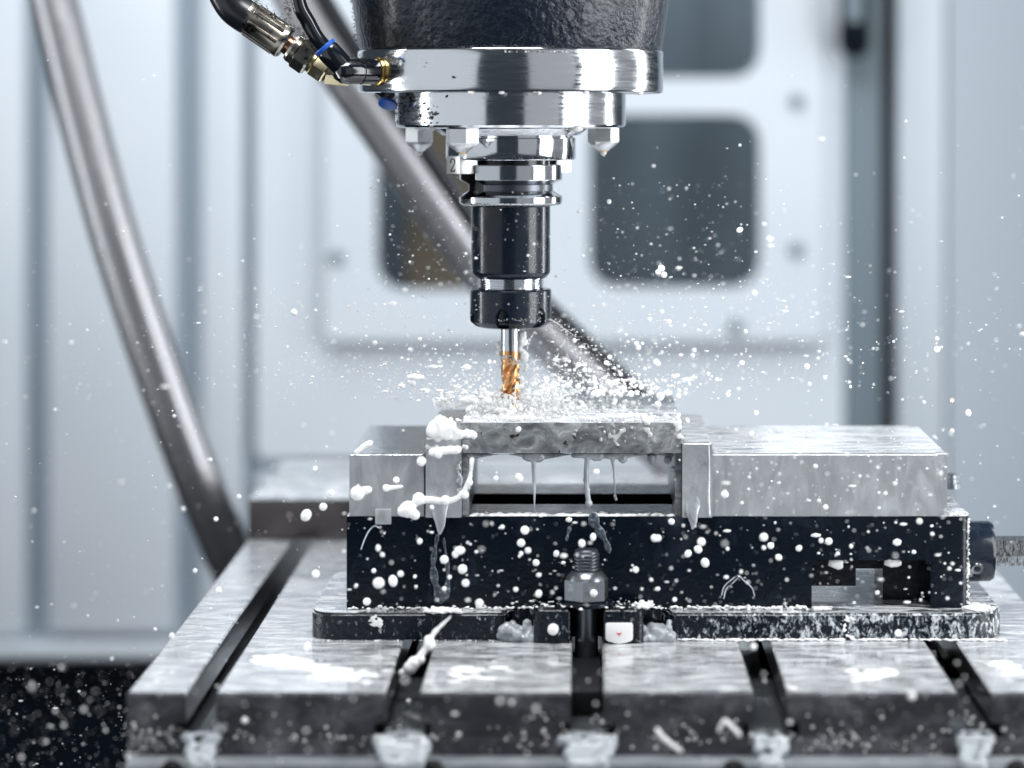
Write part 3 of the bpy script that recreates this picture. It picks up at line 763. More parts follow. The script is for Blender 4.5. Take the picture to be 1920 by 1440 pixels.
nb = bmesh.new(); add_lathe(nb, [(7.0, 0), (7.0, 2)], seg=32, mtx=axis_mtx(A2, dirn)); add_lathe(nb, [(7.6, 2), (8.4, 2.8), (8.4, 11), (7.8, 12)], seg=6, mtx=axis_mtx(A2, dirn), phase=.1)
d2 = (dirn + Vector((.55, .35, .45))).normalized()
add_lathe(nb, [(8.0, -1), (8.2, 14), (6.6, 16), (6.6, 30)], seg=6, mtx=axis_mtx(A2 + dirn * 11, d2), phase=.3)
obj('elbow_adapter', nb, M['zinc'], hh, angle=25)

at_ = thing('air_tube', 'thin glossy black air tube with blue collar and elbow into the steel ring', 'air tube', at(700, 155, 1725))
azf = -55
d = Vector((math.sin(R(azf)), -math.cos(R(azf)), 0))
P0 = Vector((SX, SY, zs(134, 1735))) + d * rp(286)
obj('brass_stem', lathe([(7.6, -2), (8.8, 0), (8.8, 2.6), (7.6, 3)], seg=40, mtx=axis_mtx(P0, d)), M['brass'], at_)
eb = bmesh.new()
add_lathe(eb, [(7.2, 2.8), (7.9, 3.2), (8.0, 13.5), (7.3, 14), (7.3, 14.8), (8.0, 15.3), (8.0, 23), (7.4, 27), (5.4, 30), (2, 31.2), (.2, 31.4)], seg=48, mtx=axis_mtx(P0, d))
P1 = P0 + d * 23
dd = Vector((-.66, -.12, .74)).normalized()
add_lathe(eb, [(7.0, 0), (7.3, 10), (7.3, 17), (6.6, 18.5)], seg=40, mtx=axis_mtx(P1, dd))
obj('elbow_body', eb, M['gloss_black'], at_)
P2 = P1 + dd * 18.5
obj('release_collar', lathe([(6.4, -.4), (7.4, .2), (7.4, 2.0), (5.4, 2.6), (4.9, 2.6)], seg=40, mtx=axis_mtx(P2, dd)), M['blue'], at_)
ex = P2 + dd * 22
YT = ex.y
obj('tube_line', tube(smooth_path([P2 - dd * 4, P2 + dd * 8, Vector(at(578, 42, P2.y - 2)), Vector(at(560, 5, P2.y - 4)), Vector(at(556, -60, P2.y - 4)), Vector(at(560, -170, P2.y))], 10), 4.7, 24), M['gloss_black'], at_)
pf = thing('push_fitting', 'small blue and black push fitting peeping out under the steel ring', 'fitting', at(716, 190, 1770))
q = Vector(at(722, 178, 1762)); dq = Vector((-.55, -.25, -.62)).normalized()
obj('fitting_body', lathe([(5.0, -4), (5.2, 2), (5.2, 4)], seg=32, mtx=axis_mtx(q, dq)), M['gloss_black'], pf)
obj('release_collar', lathe([(5.6, 4), (6.0, 4.6), (6.0, 6.4), (4, 7)], seg=32, mtx=axis_mtx(q + Vector((3, 0, -1)), Vector((-.2, -.5, -.85)).normalized()), cap=True), M['blue'], pf)

# ================================================================== SWARF
def ring_point(px, py, rad):                              # a spot on the front of a ring of this radius
    for _ in range(1):
        Yg = SY
        for it in range(6):
            X = xs(px, Yg); dx = X - SX
            if abs(dx) > rad: dx = math.copysign(rad * .995, dx)
            Yg = SY - math.sqrt(max(rad * rad - dx * dx, 0))
        return Vector((SX + dx, Yg, zs(py, Yg))), Vector((dx, Yg - SY, 0)).normalized()
def flakes(name, spots, material, label, cat='swarf'):
    bm = bmesh.new()
    for p, nrm_, size in spots:
        a = nrm_.orthogonal().normalized(); b_ = nrm_.cross(a); rot = random.random() * 6.28
        nn = random.randint(4, 6); vs = []
        base = p + nrm_ * .25
        for k in range(nn):
            an = rot + 6.28 * k / nn + random.uniform(-.4, .4); rr = size * random.uniform(.35, 1.2)
            vs.append(base + (a * math.cos(an) + b_ * math.sin(an) * random.uniform(.4, 1)) * rr + nrm_ * random.uniform(0, .3))
        v0 = [bm.verts.new(v) for v in vs]; v1 = [bm.verts.new(v + nrm_ * .35) for v in vs]
        bm.faces.new(v0); bm.faces.new(v1[::-1])
        for k in range(nn): bm.faces.new((v0[k], v0[(k + 1) % nn], v1[(k + 1) % nn], v1[k]))
    return tag(obj(name, bm, material, smooth=False), label, cat, kind='stuff')
sp = []
for i in range(95):
    px = 741 + abs(random.gauss(0, 1)) * 17; py = random.uniform(180, 236)
    p, nn = ring_point(min(px, 800), py, rp(216)); sp.append((p, nn, random.uniform(.3, 1.1)))
for i in range(34):
    px, py = random.gauss(806, 13), random.gauss(214, 11)
    if py > 234 or py < 180: continue
    p, nn = ring_point(px, py, rp(216)); sp.append((p, nn, random.uniform(.4, 1.5)))
for px, py, s_ in ((850, 145, 1.6), (853, 146, 1.1), (800, 118, .6), (757, 114, .9), (796, 125, .4), (1218, 112, .9), (1222, 128, 1.2), (1214, 140, 1.0), (1224, 118, .8), (1219, 150, .8)):
    p, nn = ring_point(px, py, rp(286)); sp.append((p, nn, s_))
flakes('swarf_flakes', sp, M['flake'], 'tiny black metal flakes stuck to the bright spindle rings')
sp = []
for px, py in ((794, 219), (797, 216), (800, 221), (806, 215)):
    p, nn = ring_point(px, py, rp(216)); sp.append((p, nn, .9))
flakes('paint_flakes', sp, M['yellow_flake'], 'yellow paint flakes among the black swarf on the lower ring')
# fuzz of swarf clinging to the hoses and the casting edge
bm = bmesh.new()
def fuzz(p, nrm_, n_, sp_, ln):
    for i in range(n_):
        q = p + Vector((random.gauss(0, sp_), random.gauss(0, 1), random.gauss(0, sp_)))
        dq_ = (nrm_ + Vector((random.gauss(0, .7), random.gauss(0, .4), random.gauss(0, .7)))).normalized()
        e = q + dq_ * random.uniform(.3, 1) * ln
        add_tube(bm, [q, q.lerp(e, .5) + Vector((random.gauss(0, .3), 0, random.gauss(0, .3))), e], random.uniform(.12, .32), 4)
up = Vector((dirn.z * -1, 0, dirn.x)).normalized()
if up.z < 0: up = -up
for t in range(26):
    fuzz(A0 + dirn * (t * 2.2 - 6) + up * 9.6 + Vector((0, -3, 0)), up, 7, 1.5, 2.2)
for py in range(-10, 95, 6):
    fuzz(Vector((SX - rp(282 + (95 - py) * .14), SY - 4, zt(py))), Vector((-1, 0, .2)), 5, 1.0, 1.8)
for t in range(12):
    fuzz(P1 + Vector((random.uniform(-10, 14), 0, 7.5)), Vector((0, 0, 1)), 4, 1.2, 2)
for t in range(10):
    fuzz(Vector(at(548 + t, 5 + t * 3, P2.y - 4)) + Vector((-3.6, -1, 0)), Vector((-1, 0, .1)), 4, .8, 2)
tag(obj('swarf_fuzz', bm, M['flake'], smooth=False), 'black swarf fuzz clinging to the hoses and the casting edge', 'swarf', kind='stuff')

# ================================================================== COOLANT
rnd = random.Random(11)
g = rnd.gauss; U = rnd.uniform
# --- splash crown round the cutter on top of the workpiece
B = Blobs(); TX, TY, TZ = SX, SY, 129.0
for i in range(900):                                       # thin froth on the metal
    x = TX + g(2, 33); y = TY + g(-18, 30)
    if not (-72 < x < 52 and 1716 < y < 1872): continue
    B.add((x, y, TZ + U(-.3, .5)), U(.4, 1.2), (1.9, 1.7, .6))
for k in range(26):                                        # torn lips of liquid standing up round the cutter
    a0 = U(0, 6.28); d0 = U(7, 34); ln = U(.12, .4) * 14 / d0; hh_ = U(4, 15) * (1 - d0 / 60); lean = U(.1, .7)
    for i in range(60):
        a = a0 + U(-ln, ln); edge = 1 - ((a - a0) / ln) ** 2
        z_ = hh_ * edge * U(0, 1); dd_ = d0 + z_ * lean
        B.add((TX + math.cos(a) * dd_ * 1.5, TY + math.sin(a) * dd_ - 4, TZ + z_), U(.35, .95))
for i in range(1500):                                      # loose froth
    a = U(0, 6.28); dd_ = abs(g(0, 1)) * 19 + 4
    x = TX + math.cos(a) * dd_ * 1.6; y = TY + math.sin(a) * dd_ - 5
    if not (-74 < x < 56 and y < 1874): continue
    h = max(1.2, 13 - dd_ * .27) * U(0, 1) ** 1.7
    B.add((x, y, TZ + h), U(.28, 1.15) if i % 8 else U(1.0, 2.0), (1, 1, U(.7, 1.4)))
for i in range(46):                                        # fingers thrown outwards
    a = U(0, 6.28); x0 = TX + math.cos(a) * U(6, 44); y0 = TY + math.sin(a) * U(4, 28) - 6
    l_ = U(3, 15); h = U(4, 18) * (1.15 if x0 > TX else .8)
    tip = Vector((x0 + math.cos(a) * l_, y0 + math.sin(a) * l_, TZ + h))
    mid = Vector((x0 + math.cos(a) * l_ * .3, y0 + math.sin(a) * l_ * .3, TZ + h * .6))
    B.strand([(x0, y0, TZ), mid, tip], U(.6, 1.2), U(.28, .45), 20, .25)
    B.add(tip, U(.5, 1.2))
for i in range(26):                                        # plume climbing right of the cutter
    x = TX + 8 + abs(g(0, 7)); z = TZ + abs(g(0, 13))
    B.add((x, TY + g(0, 5), z), U(.5, 1.5), (1, 1, 1.3))
for i in range(34):
    B.add((TX + 5.8 + U(0, 4.5), TY - 2 + U(-2, 2), zt(U(618, 720))), U(.8, 2.1), (.8, 1, 1.5))
for i in range(16):
    B.add((TX - 6 - U(0, 3.2), TY - 2 + U(-2, 2), zt(U(640, 690))), U(.6, 1.7), (.8, 1, 1.4))
for i in range(40):
    a = R(U(-75, 75)); B.add((TX + 6.3 * math.sin(a), TY - 6.3 * math.cos(a), zt(672) + g(0, 1.3) - a * 1.5), U(.4, 1.0))
tag(B.build('coolant_splash', M['milk'], .38, settle=3), 'white crown of coolant splashing up around the cutter', 'splash', kind='stuff')

# --- thick lobes and runs over the front of the workpiece and jaws
B = Blobs()
def lobes(px, py, Y, sx, sy, n_, r0, r1, depth=1.5, flat=1.0):
    for i in range(n_):
        X, Y_, Z = at(g(px, sx), g(py, sy), Y + U(-depth, depth)); B.add((X, Y_, Z), U(r0, r1), (1, flat, 1.1))
lobes(826, 800, 1709, 9, 9, 26, 3.0, 5.0, 1.5, .7)
lobes(858, 812, 1709.5, 20, 4, 22, 1.8, 3.0, 1, .7)
lobes(835, 840, 1710, 20, 2, 22, 1.2, 2.0, .6, .7)
lobes(1150, 812, 1713.2, 16, 10, 40, .6, 1.7, .3, .4); lobes(1215, 805, 1713.2, 6, 12, 24, .8, 1.8, .3, .5); lobes(1090, 815, 1713.2, 9, 9, 16, .5, 1.4, .3, .4)
lobes(980, 815, 1713.2, 40, 12, 16, .4, 1.2, .3, .4); lobes(1180, 782, 1716, 60, 4, 60, .7, 1.6, 1.5, 1.2); lobes(960, 785, 1716, 60, 3, 60, .7, 1.8, 1.5, 1.2)
lobes(1271, 795, 1712, 3, 14, 26, .8, 1.6, .6, .7)
tag(B.build('foam_lobes', M['milk'], .6, settle=9), 'thick white coolant lobes on the front edge of the workpiece', 'foam', kind='stuff')

def strand_thing(name, pxs, Y, r0, r1, label, ends=(), voxel=.45, material='milk', wob=.12, n=40):
    B = Blobs()
    pts = [at(a, b_, Y + (c[0] if c else 0)) for a, b_, *c in pxs]
    B.strand(pts, r0, r1, n, wob)
    for a, b_, r in ends: B.add(at(a, b_, Y), r, sub=2)
    return tag(B.build(name, M[material], voxel), label, 'coolant')
strand_thing('coolant_stream', [(885, 862), (880, 900), (862, 930), (836, 940), (808, 937), (785, 940), (762, 955)], 1702, 1.6, 2.6, 'wavy white string of coolant flung across the left jaw plate', [(765, 955, 5.4), (785, 935, 4.0), (778, 965, 3.4), (756, 958, 3.8), (835, 938, 3.2), (880, 905, 2.4), (872, 928, 2.6)])
strand_thing('coolant_stream', [(845, 1156), (828, 1172), (815, 1185), (803, 1205), (785, 1235), (765, 1258)], 1640, .8, 3.0, 'twisted white coolant string falling over the second T-slot', [(806, 1207, 3.6), (803, 1199, 2.6), (776, 1243, 4.0), (769, 1252, 4.2), (788, 1236, 3.0), (754, 1262, 2.6)])
strand_thing('coolant_stream', [(668, 848), (676, 842), (684, 835), (694, 831)], 1712, 1.7, 1.9, 'short white coolant string at the top corner of the left jaw', voxel=.4)
strand_thing('coolant_stream', [(724, 915), (735, 914), (754, 912)], 1700, 2.0, 1.0, 'short level coolant string in front of the left jaw', [(724, 915, 2.4)], voxel=.4)
strand_thing('coolant_stream', [(810, 848), (830, 845), (858, 844)], 1698, 2.4, 2.4, 'level white coolant string in front of the left jaw plate top', [(822, 852, 2.6), (858, 843, 2.6)], voxel=.4)
strand_thing('coolant_stream', [(668, 925), (680, 921), (692, 918)], 1690, 3.0, 2.2, 'fat white coolant tadpole in front of the left jaw', [(670, 925, 4.6)], voxel=.4)
strand_thing('coolant_stream', [(1348, 1370), (1358, 1352), (1372, 1362), (1386, 1378)], 1500, 1.2, 1.5, 'hooked coolant string blurred before the table end face')
strand_thing('coolant_stream', [(1232, 1368), (1240, 1380), (1256, 1394), (1276, 1408)], 1500, 1.4, 1.4, 'slanting coolant string blurred low on the table end face')
# drips hanging under the workpiece
B = Blobs()
for pts, r0, r1, ends in (
    ([(1000, 848), (1001, 885), (1002, 925), (1002, 962)], 2.0, .5, ()),
    ([(1102, 848), (1100, 868), (1099, 895), (1101, 920), (1104, 944)], 1.8, 1.9, ((1104, 944, 2.5), (1098, 900, 1.7), (1102, 920, 1.8))),
    ([(1146, 852), (1151, 880), (1152, 905), (1154, 932)], 1.4, .5, ((1153, 930, 1.2), (1155, 936, 1.1))),
    ([(880, 850), (884, 880), (880, 905), (876, 930)], 1.6, .9, ((878, 915, 1.7),))):
    B.strand([at(a, b_, 1722) for a, b_ in pts], r0, r1, 50)
    for a, b_, r in ends: B.add(at(a, b_, 1722), r, sub=2)
for px in range(880, 1262, 4):
    k = 2.0 + 1.3 * math.sin(px * .045) + (1.8 if 1075 < px < 1125 or 985 < px < 1015 else 0)
    B.add(at(px, 851 + k, 1722), k * .75)
for px, py, r in ((1168, 860, 3.2), (1222, 858, 3.4), (1222, 866, 2), (1116, 858, 2.6), (1252, 862, 3.0), (1262, 880, 2.2), (1268, 900, 2.0)): B.add(at(px, py, 1722), r)
tag(B.build('hanging_drips', M['thin_milk'], .45), 'grey coolant drips hanging from the underside of the workpiece', 'coolant', kind='stuff')
# points of coolant running off the jaw plates, and runs on the black body
B = Blobs()
for px0, w_, py0, py1 in ((829, 7.6, 925, 1002), (1303, 6.0, 945, 992)):
    for i in range(60):
        t = i / 59
        B.add(at(px0 - 6 * t + 2 * math.sin(t * 9), py0 - 30 + (py1 - py0 + 30) * t, 1714.6 - 3.2 * min(1, t * 1.6)), w_ * (1 - t) ** .6 + .5, (1, .25, 1), sub=2)
B.strand([at(1328, 834, 1712.4), at(1329, 880, 1712.4), at(1328, 930, 1712.4), at(1329, 966, 1712.4)], 1.0, 1.5, 120)  # strand stands in for the bright highlight along the plate's edge
for i in range(50): B.add(at(U(856, 866), U(866, 930), 1711.6), U(.5, 1.3))
tag(B.build('jaw_plate_runs_and_glint', M['jaw_plate'], .5, settle=8), 'milky coolant running down the two jaw plates in points, plus a strand as edge highlight', 'coolant', kind='stuff')
B = Blobs()
def run(px, py0, py1, w_, n_, r0=.3, r1=.9):
    for i in range(n_):
        t = U(0, 1); B.add(at(px + g(0, w_) * (1 - .4 * t) + 8 * math.sin(t * 5), py0 + (py1 - py0) * t, 1718.9), U(r0, r1) * 2.0, (1, .22, 1.5))
def trickle(pts, r0, r1):
    path = smooth_path([at(a_, b2, 1718.9) for a_, b2 in pts], 26)
    for i, p in enumerate(path):
        t = i / (len(path) - 1); B.add(p, (r0 + (r1 - r0) * t) * (1 + .25 * math.sin(i * .21)), (1, .22, 1.2), sub=2)
trickle([(820, 1004), (816, 1030), (812, 1060), (816, 1092), (826, 1122)], 1.2, 3.0); trickle([(832, 1010), (836, 1040), (840, 1080), (836, 1120)], .8, 2.2)
trickle([(1112, 972), (1120, 990), (1134, 1012), (1142, 1034)], 3.2, 1.6)
trickle([(1068, 990), (1064, 1004), (1062, 1014)], 1.4, .9)
for i in range(240): B.add(at(U(655, 1815), U(972, 1135), 1718.8), U(.2, .55), (1, .5, 1))
tag(B.build('body_runs', M['film'], .4, settle=8), 'thin coolant runs and bubbles on the front of the black vise body', 'coolant', kind='stuff')
# wet right-hand corner of the vise
B = Blobs()
for i in range(150): 
    B.add((X1 - 1.2 + U(-1.2, .8), 1721.5 + U(-.6, .6), U(18, 70)), U(.3, .85))
for i in range(40): B.add((X1 - U(0, 12), 1722 + U(0, 20), 71.2), U(.6, 1.4), (1.4, 1.2, .8))
for px, py, r in ((1567, 1056, 4.0), (1572, 1062, 2.6), (1672, 1054, 4.0), (1680, 1056, 3.0)): B.add(at(px, py, 1722), r, (1.4, .6, .9))
tag(B.build('corner_beads', M['milk'], .35), 'white coolant beads on the right-hand corner of the vise', 'coolant', kind='stuff')

# --- foam lines where the castings meet wet surfaces
B = Blobs()
for i in range(520):                                       # along the foot of the body, on the flange
    px = U(655, 1510) if i % 3 else U(1290, 1515)
    B.add(at(px, 1140 + g(0, 2.0), 1717 - abs(g(0, 3.4))), U(.4, 1.3), (1.4, 1, .7))
for i in range(220):
    B.add((xs(1819, 1719) + g(3, 4), 1719 + g(2, 5), 16.3), U(.6, 1.9), (1.3, 1.3, .8))
for i in range(150): B.add((xs(1525, 1719) + abs(g(0, 4)), 1719 + U(-6, 4), 16.2), U(.5, 1.4), (1.4, 1, .6))
for i in range(420):                                       # along the foot of the flange, on the table
    px = U(1255, 1885); 
    B.add((xs(px, 1701), 1699.5 - abs(g(0, 1.6)), .5 + U(-.2, .6)), U(.5, 1.3), (1.5, 1, .7))
for i in range(90): B.add((xs(U(585, 940), 1701), 1699.5 - abs(g(0, 1.5)), .3), U(.3, .8), (1.5, 1, .7))
FL = B; B = Blobs()
for i in range(160):                                       # heaps left and right of the clamp
    s_ = 1 if i % 2 else -1
    X = (41 if s_ > 0 else -41) + g(0, 5)
    B.add((X, 1703 + g(0, 4), abs(g(0, 4))), U(2.4, 4.4), (1, 1, .9))
tag(B.build('foam_heaps', M['spill'], .6, settle=20), 'grey foam heaped in the flange notch on both sides of the clamp', 'foam', kind='stuff')
B = FL
for i in range(170): B.add((g(0, 20), 1700 + g(0, 7), 21.2 + U(-.3, .6)), U(.4, 1.2), (1.6, 1.2, .7))
for i in range(90): B.add((g(34, 3), 1698 + g(0, 5), 21 + abs(g(0, 1.2))), U(.5, 1.3))
for i in range(30): B.add((xs(U(690, 716), 1701), 1700, U(8, 15)), U(.6, 1.4), (1.5, .5, 1))
for i in range(46): B.add((xs(g(1588, 7), 1700), 1700.2, U(2, 15)), U(.5, 1.2), (1.2, .5, 1))
for i in range(120): B.add((xs(g(828, 14), 1701), 1703 + U(-3, 8), 16.3 + U(0, 1.5)), U(.7, 1.8), (1.4, 1, .8))
tag(B.build('foam_lines', M['foam'], .5), 'white foam gathered along the feet of the vise and clamp', 'foam', kind='stuff')
# --- foam floating on the table and inside the vise bed
B = Blobs()
for cx_, cy_, sx_, sy_, n_ in ((520, 1238, 24, 5, 700), (575, 1246, 14, 4, 200), (650, 1266, 30, 6, 260), (880, 1262, 36, 7, 130), (1630, 1262, 26, 6, 130), (1890, 1255, 12, 10, 160)):
    for i in range(n_ // 5):
        px, py = g(cx_, sx_), min(g(cy_, sy_), 1296)
        if py < 1207: continue
        Y = H * FPX / (py - VY)
        X = xs(px, Y)
        if any(xs(a, YF) + 1 < X < xs(b_, YF) - 1 for a, b_ in ribs_px): B.add((X, Y, 0), U(.8, 2.4), (3.4, 1.5, .32))
for i in range(160):
    B.add((U(-70, 52), 1720 + abs(g(0, 5)), ZT + .2), U(.6, 1.8), (1.6, 1.2, .8))
tag(B.build('table_foam', M['foam'], .6, settle=8), 'patches of white foam lying on the wet table and vise bed', 'foam', kind='stuff')
# --- foam pouring out of the T-slots over the end face
for (a, b_), lab in zip(((349, 405), (722, 787), (1070, 1132), (1413, 1478), (1797, 1860)), ('first', 'second', 'third', 'fourth', 'fifth')):
    B = Blobs(); c = (a + b_) / 2
    for i in range(340 if lab in ('second', 'third') else 150):
        t = U(0, 1); w2 = (54 if lab in ('second', 'third') else 32) * (1 - t * .55)
        px = c + U(-w2, w2); edge = abs(px - c) / w2
        tt = max(0, min(1, (t - .15) / .5)); tt = tt * tt * (3 - 2 * tt)
        B.add(at(px, 1385 + 80 * t, YF - 2.0 - 24 * tt), U(1.2, 2.2) + edge ** 3 * 1.4, (1, .8, 1.5))
    for i in range(60): B.add((xs(c + U(-42, 42), YF), YF + U(-1, 14), -24 + U(0, 1)), U(1, 2), (1.6, 1.6, .4))
    tag(B.build('foam_spill', M['spill'], 1.2, settle=16), 'white foam pouring from the %s T-slot counted from the left' % lab, 'foam', 'foam spilling from the T-slots')
# --- fine coolant spray on the lower edge of the table end
B = Blobs()
for i in range(260):
    px = U(245, 1900) if i % 5 else U(245, 330); py = g(1384, 14)
    if 1300 < py < 1412: B.add(at(px, py, YF - 1), U(.3, 1.2), (1, .5, 1))
tag(B.build('end_face_beads', M['milk'], .5, weld=False), 'scattered coolant beads clinging to the dark table end face', 'coolant', kind='stuff')
# --- beads hanging from the rings and the flange
B = Blobs()
for px, py, rad, r in [(1202, 174, 286, 1.8), (1195, 172, 286, 1.2), (1010, 175, 286, 1.5), (1005, 174, 286, 1.2), (940, 174, 286, 1.3), (882, 174, 286, 1.6), (1100, 174, 286, 1.6), (1080, 240, 212, 3), (1085, 242, 205, 2.6), (785, 240, 205, 2.2), (810, 240, 205, 2.2)]:
    p, nn = ring_point(px, py, rp(rad)); B.add(p - nn * 1.2, r, (1.6, 1, .8))
for i in range(56):
    p, nn = ring_point(U(872, 1050), 382.5, rp(96)); B.add(p, U(.25, .55))
for i in range(26):
    p, nn = ring_point(U(940, 1072), 97, rp(285)); B.add(p + nn * .3, U(.3, .8))
for i in range(18):
    p, nn = ring_point(U(960, 1070), 297, rp(121)); B.add(p, U(.3, .6))
for i in range(120):
    p, nn = ring_point(g(1000, 9), U(390, 600), rp(75)); B.add(p, U(.12, .4))
for i in range(46):
    p, nn = ring_point(U(925, 1030), 600 + g(0, 1.5), rp(76)); B.add(p, U(.25, .55))
for i in range(60):
    p, nn = ring_point(g(1002, 9), U(550, 605), rp(76)); B.add(p, U(.2, .6))
tag(B.build('holder_beads', M['milk'], .3, weld=False), 'tiny coolant beads clinging to the tool holder and spindle rings', 'coolant', kind='stuff')
# --- fine strings thrown off the collet nut
B = Blobs()
for pts in ([(1030, 598), (1045, 606), (1060, 618), (1075, 628)], [(1060, 636), (1050, 655), (1044, 672), (1038, 684), (1020, 695), (1008, 712)], [(1038, 682), (1048, 686), (1052, 688)], [(1002, 622), (995, 635), (990, 648), (987, 665)], [(1002, 622), (1006, 626)], [(1000, 690), (998, 715), (985, 735)], [(985, 690), (1003, 676), (1015, 675)]):
    B.strand([at(a, b_, 1788) for a, b_ in pts], .55, .38, 34, .35)
for i in range(110):
    t = U(0, 1); B.add(at(1034 + 75 * t + g(0, 4 + 8 * t), 600 + 52 * t + g(0, 4 + 6 * t), 1785 + g(0, 6)), U(.2, .75))
tag(B.build('spray_strings', M['milk'], .3), 'fine white strings of coolant thrown off the collet nut', 'coolant', kind='stuff')

# --- pale curled chips in front of the vise
def chip(pxs, Y, r, lab):
    tag(obj('curled_chip', tube(smooth_path([at(a, b_, Y) for a, b_ in pxs], 8), lambda t: r * (1 - .5 * abs(t - .4)), 8), M['chrome']), lab, 'chip', 'curled chips before the vise')
chip([(677, 1030), (683, 1013), (692, 995), (703, 986), (711, 990)], 1712, .55, 'thin bright curled chip hanging on the left of the vise body')
chip([(1353, 1116), (1358, 1100), (1370, 1088), (1384, 1079), (1396, 1089), (1410, 1102), (1415, 1118)], 1708, .6, 'forked bright chip low on the right of the vise body')
chip([(1357, 1123), (1362, 1104), (1374, 1093), (1385, 1082)], 1707, .45, 'thin straight bright chip beside the forked chip on the vise body')

# ================================================================== DROPLETS IN THE AIR
DV = []
for k in range(10):
    bm = bmesh.new(); bmesh.ops.create_icosphere(bm, subdivisions=3, radius=1.0)
    st = 1 + (.0 if k < 4 else rnd.uniform(.05, .25))
    for v in bm.verts:
        f = 1 + .05 * mnoise.noise(v.co * 1.1 + Vector((k * 9, 0, 0)))
        v.co = Vector((v.co.x / math.sqrt(st), v.co.y / math.sqrt(st), v.co.z * st)) * f
    me = to_mesh('coolant_droplet', bm, True, 180); me.materials.append(M['milk']); DV.append(me)
big = [(710,1093,27),(737,1089,23),(751,1076,16),(833,1049,20),(862,1032,22),(854,1039,17),(867,1067,22),(873,1093,19),(984,994,20),(977,1018,19),(990,1032,16),(977,1038,12),(1005,1055,16),(1043,1038,15),(1010,1113,18),(967,1105,14),(942,988,12),(787,1015,14),(780,1100,10),(843,1082,12),(717,1040,13),(701,1070,12),(743,900,15),(973,896,20),(930,897,13),(877,816,15),(972,805,13),(790,865,22),
 (1359,927,18),(1315,1016,20),(1309,1030,18),(1322,1055,20),(1432,1007,20),(1445,1023,16),(1432,1027,12),(1498,1028,15),(1460,1045,16),(1091,1019,18),(1112,1007,16),(1227,1009,18),(1234,1009,17),(1259,978,15),(1192,1068,16),(1221,1087,11),(1233,1104,12),(1290,1038,17),(1118,885,15),(1234,758,14),(1238,745,15),(1418,774,11),(1409,813,13),
 (1554,1015,17),(1660,925,10),(1548,951,13),(1748,1001,11),(1596,1024,11),(1785,808,12),(1816,774,13),(1733,754,8),(1785,751,9),(1780,1066,11),(1645,1111,12),(1684,1187,18),(1413,1212,19),(1649,1226,12),(1725,1267,13),(1495,1305,15),(1506,1334,13),(1548,1356,14),(1825,1345,14),(1797,1343,10),(1420,1356,15),(1600,1368,12),(1645,1390,10),(1680,1410,12),(1500,1402,20),
 (1037,1180,27),(1113,1112,18),(899,1131,22),(941,1344,14),(967,1341,13),(1265,1124,12),(622,1388,21),(576,1212,20),(766,1315,16),(835,1337,18),(688,1128,18),(592,1076,20),(410,1107,16),(574,966,25),(606,950,18),(621,925,16),(366,1070,12),(322,1192,15),(591,879,12),(395,862,10),(405,973,12),(448,931,12),(210,1235,12),(291,1180,10),(156,1395,10),(1387,431,13),(1142,378,11),(1240,503,15),(1245,515,14),(1234,510,12),(1757,635,10),(1757,655,15),(1815,774,12),(1513,687,12)] + [(740 + .2708 * a, 500 + .2708 * b_, .2708 * c) for a, b_, c in ((1315,715,42),(1465,665,38),(1480,800,48),(1530,800,50),(1650,790,52),(1708,832,48),(1385,775,38),(1562,885,44),(1637,880,52),(1840,895,66),(1820,950,48),(1245,510,38),(1675,532,40),(1715,532,30),(1765,365,38),(1810,660,50),(1900,380,38),(1550,690,30),(1565,745,38),(1485,628,32),(1270,830,50),(1380,878,50),(1100,835,50),(1055,780,46),(645,795,38),(620,858,36),(655,660,38),(665,715,26),(490,865,32),(1245,715,26),(1500,870,46),(1930,760,40),(1350,720,30),(400,905,40),(560,930,36),(160,730,30),(175,500,30),(690,660,30))]
grey = [(60,1288,24),(115,1251,19),(104,1333,18),(157,1330,21),(198,1369,16),(87,1390,16),(937,1314,24),(959,1317,21),(1005,1329,24),(759,1276,24),(903,1030,17),(1359,1019,18),(1679,1042,16),(1817,1076,15),(911,982,15),(860,1377,18),(1110,1352,14),(120,1360,18),(40,1420,20),(240,1420,16)]
special = {(710, 1093): 'largest white coolant droplet low on the left of the black vise body', (1037, 1180): 'large round coolant droplet on the left half of the clamp block',
    (574, 966): 'large white coolant droplet in front of the dark brown riser block', (60, 1288): 'largest blurred grey droplet before the dark sump',
    (1684, 1187): 'white droplet in front of the right part of the vise flange', (1413, 1212): 'white droplet at the top of the fourth T-slot', (1359, 927): 'white droplet at the left end of the movable jaw face',
    (1387, 431): 'white droplet at the right edge of the right door window', (576, 1212): 'white droplet on the table just below the left flange corner', (410, 1107): 'white droplet over the left table edge below the conduit foot'}
def region(px, py):
    if (px, py) in special: return special[(px, py)], 'single droplets'
    third = 'left' if px < 1000 else ('middle' if px < 1330 else 'right')
    if px < 300 and py > 1236: return 'white coolant droplet in the air before the dark sump at lower left', 'droplets before the dark sump'
    if py > 1205: return 'white coolant droplet in the air before the %s part of the table end' % third, 'droplets before the table end, ' + third
    if px < 650 and py > 780: return 'white coolant droplet in the air above the left part of the table', 'droplets over the left of the table'
    if py > 968: return 'white coolant droplet in the air before the %s part of the black vise body' % third, 'droplets before the vise body, ' + third
    if py > 800: return 'white coolant droplet in the air before the %s part of the vise jaws and workpiece' % third, 'droplets before the vise jaws, ' + third
    if px < 930: return 'white coolant droplet flying in the air left of the cutter', 'droplets left of the cutter'
    if py < 560: return 'white coolant droplet in the air before the right door window', 'droplets before the door window'
    if px < 1280: return 'white coolant droplet flying over the workpiece close right of the cutter', 'droplets right of the cutter'
    return 'white coolant droplet flying above the movable jaw far right of the cutter', 'droplets above the movable jaw'
nd = 0
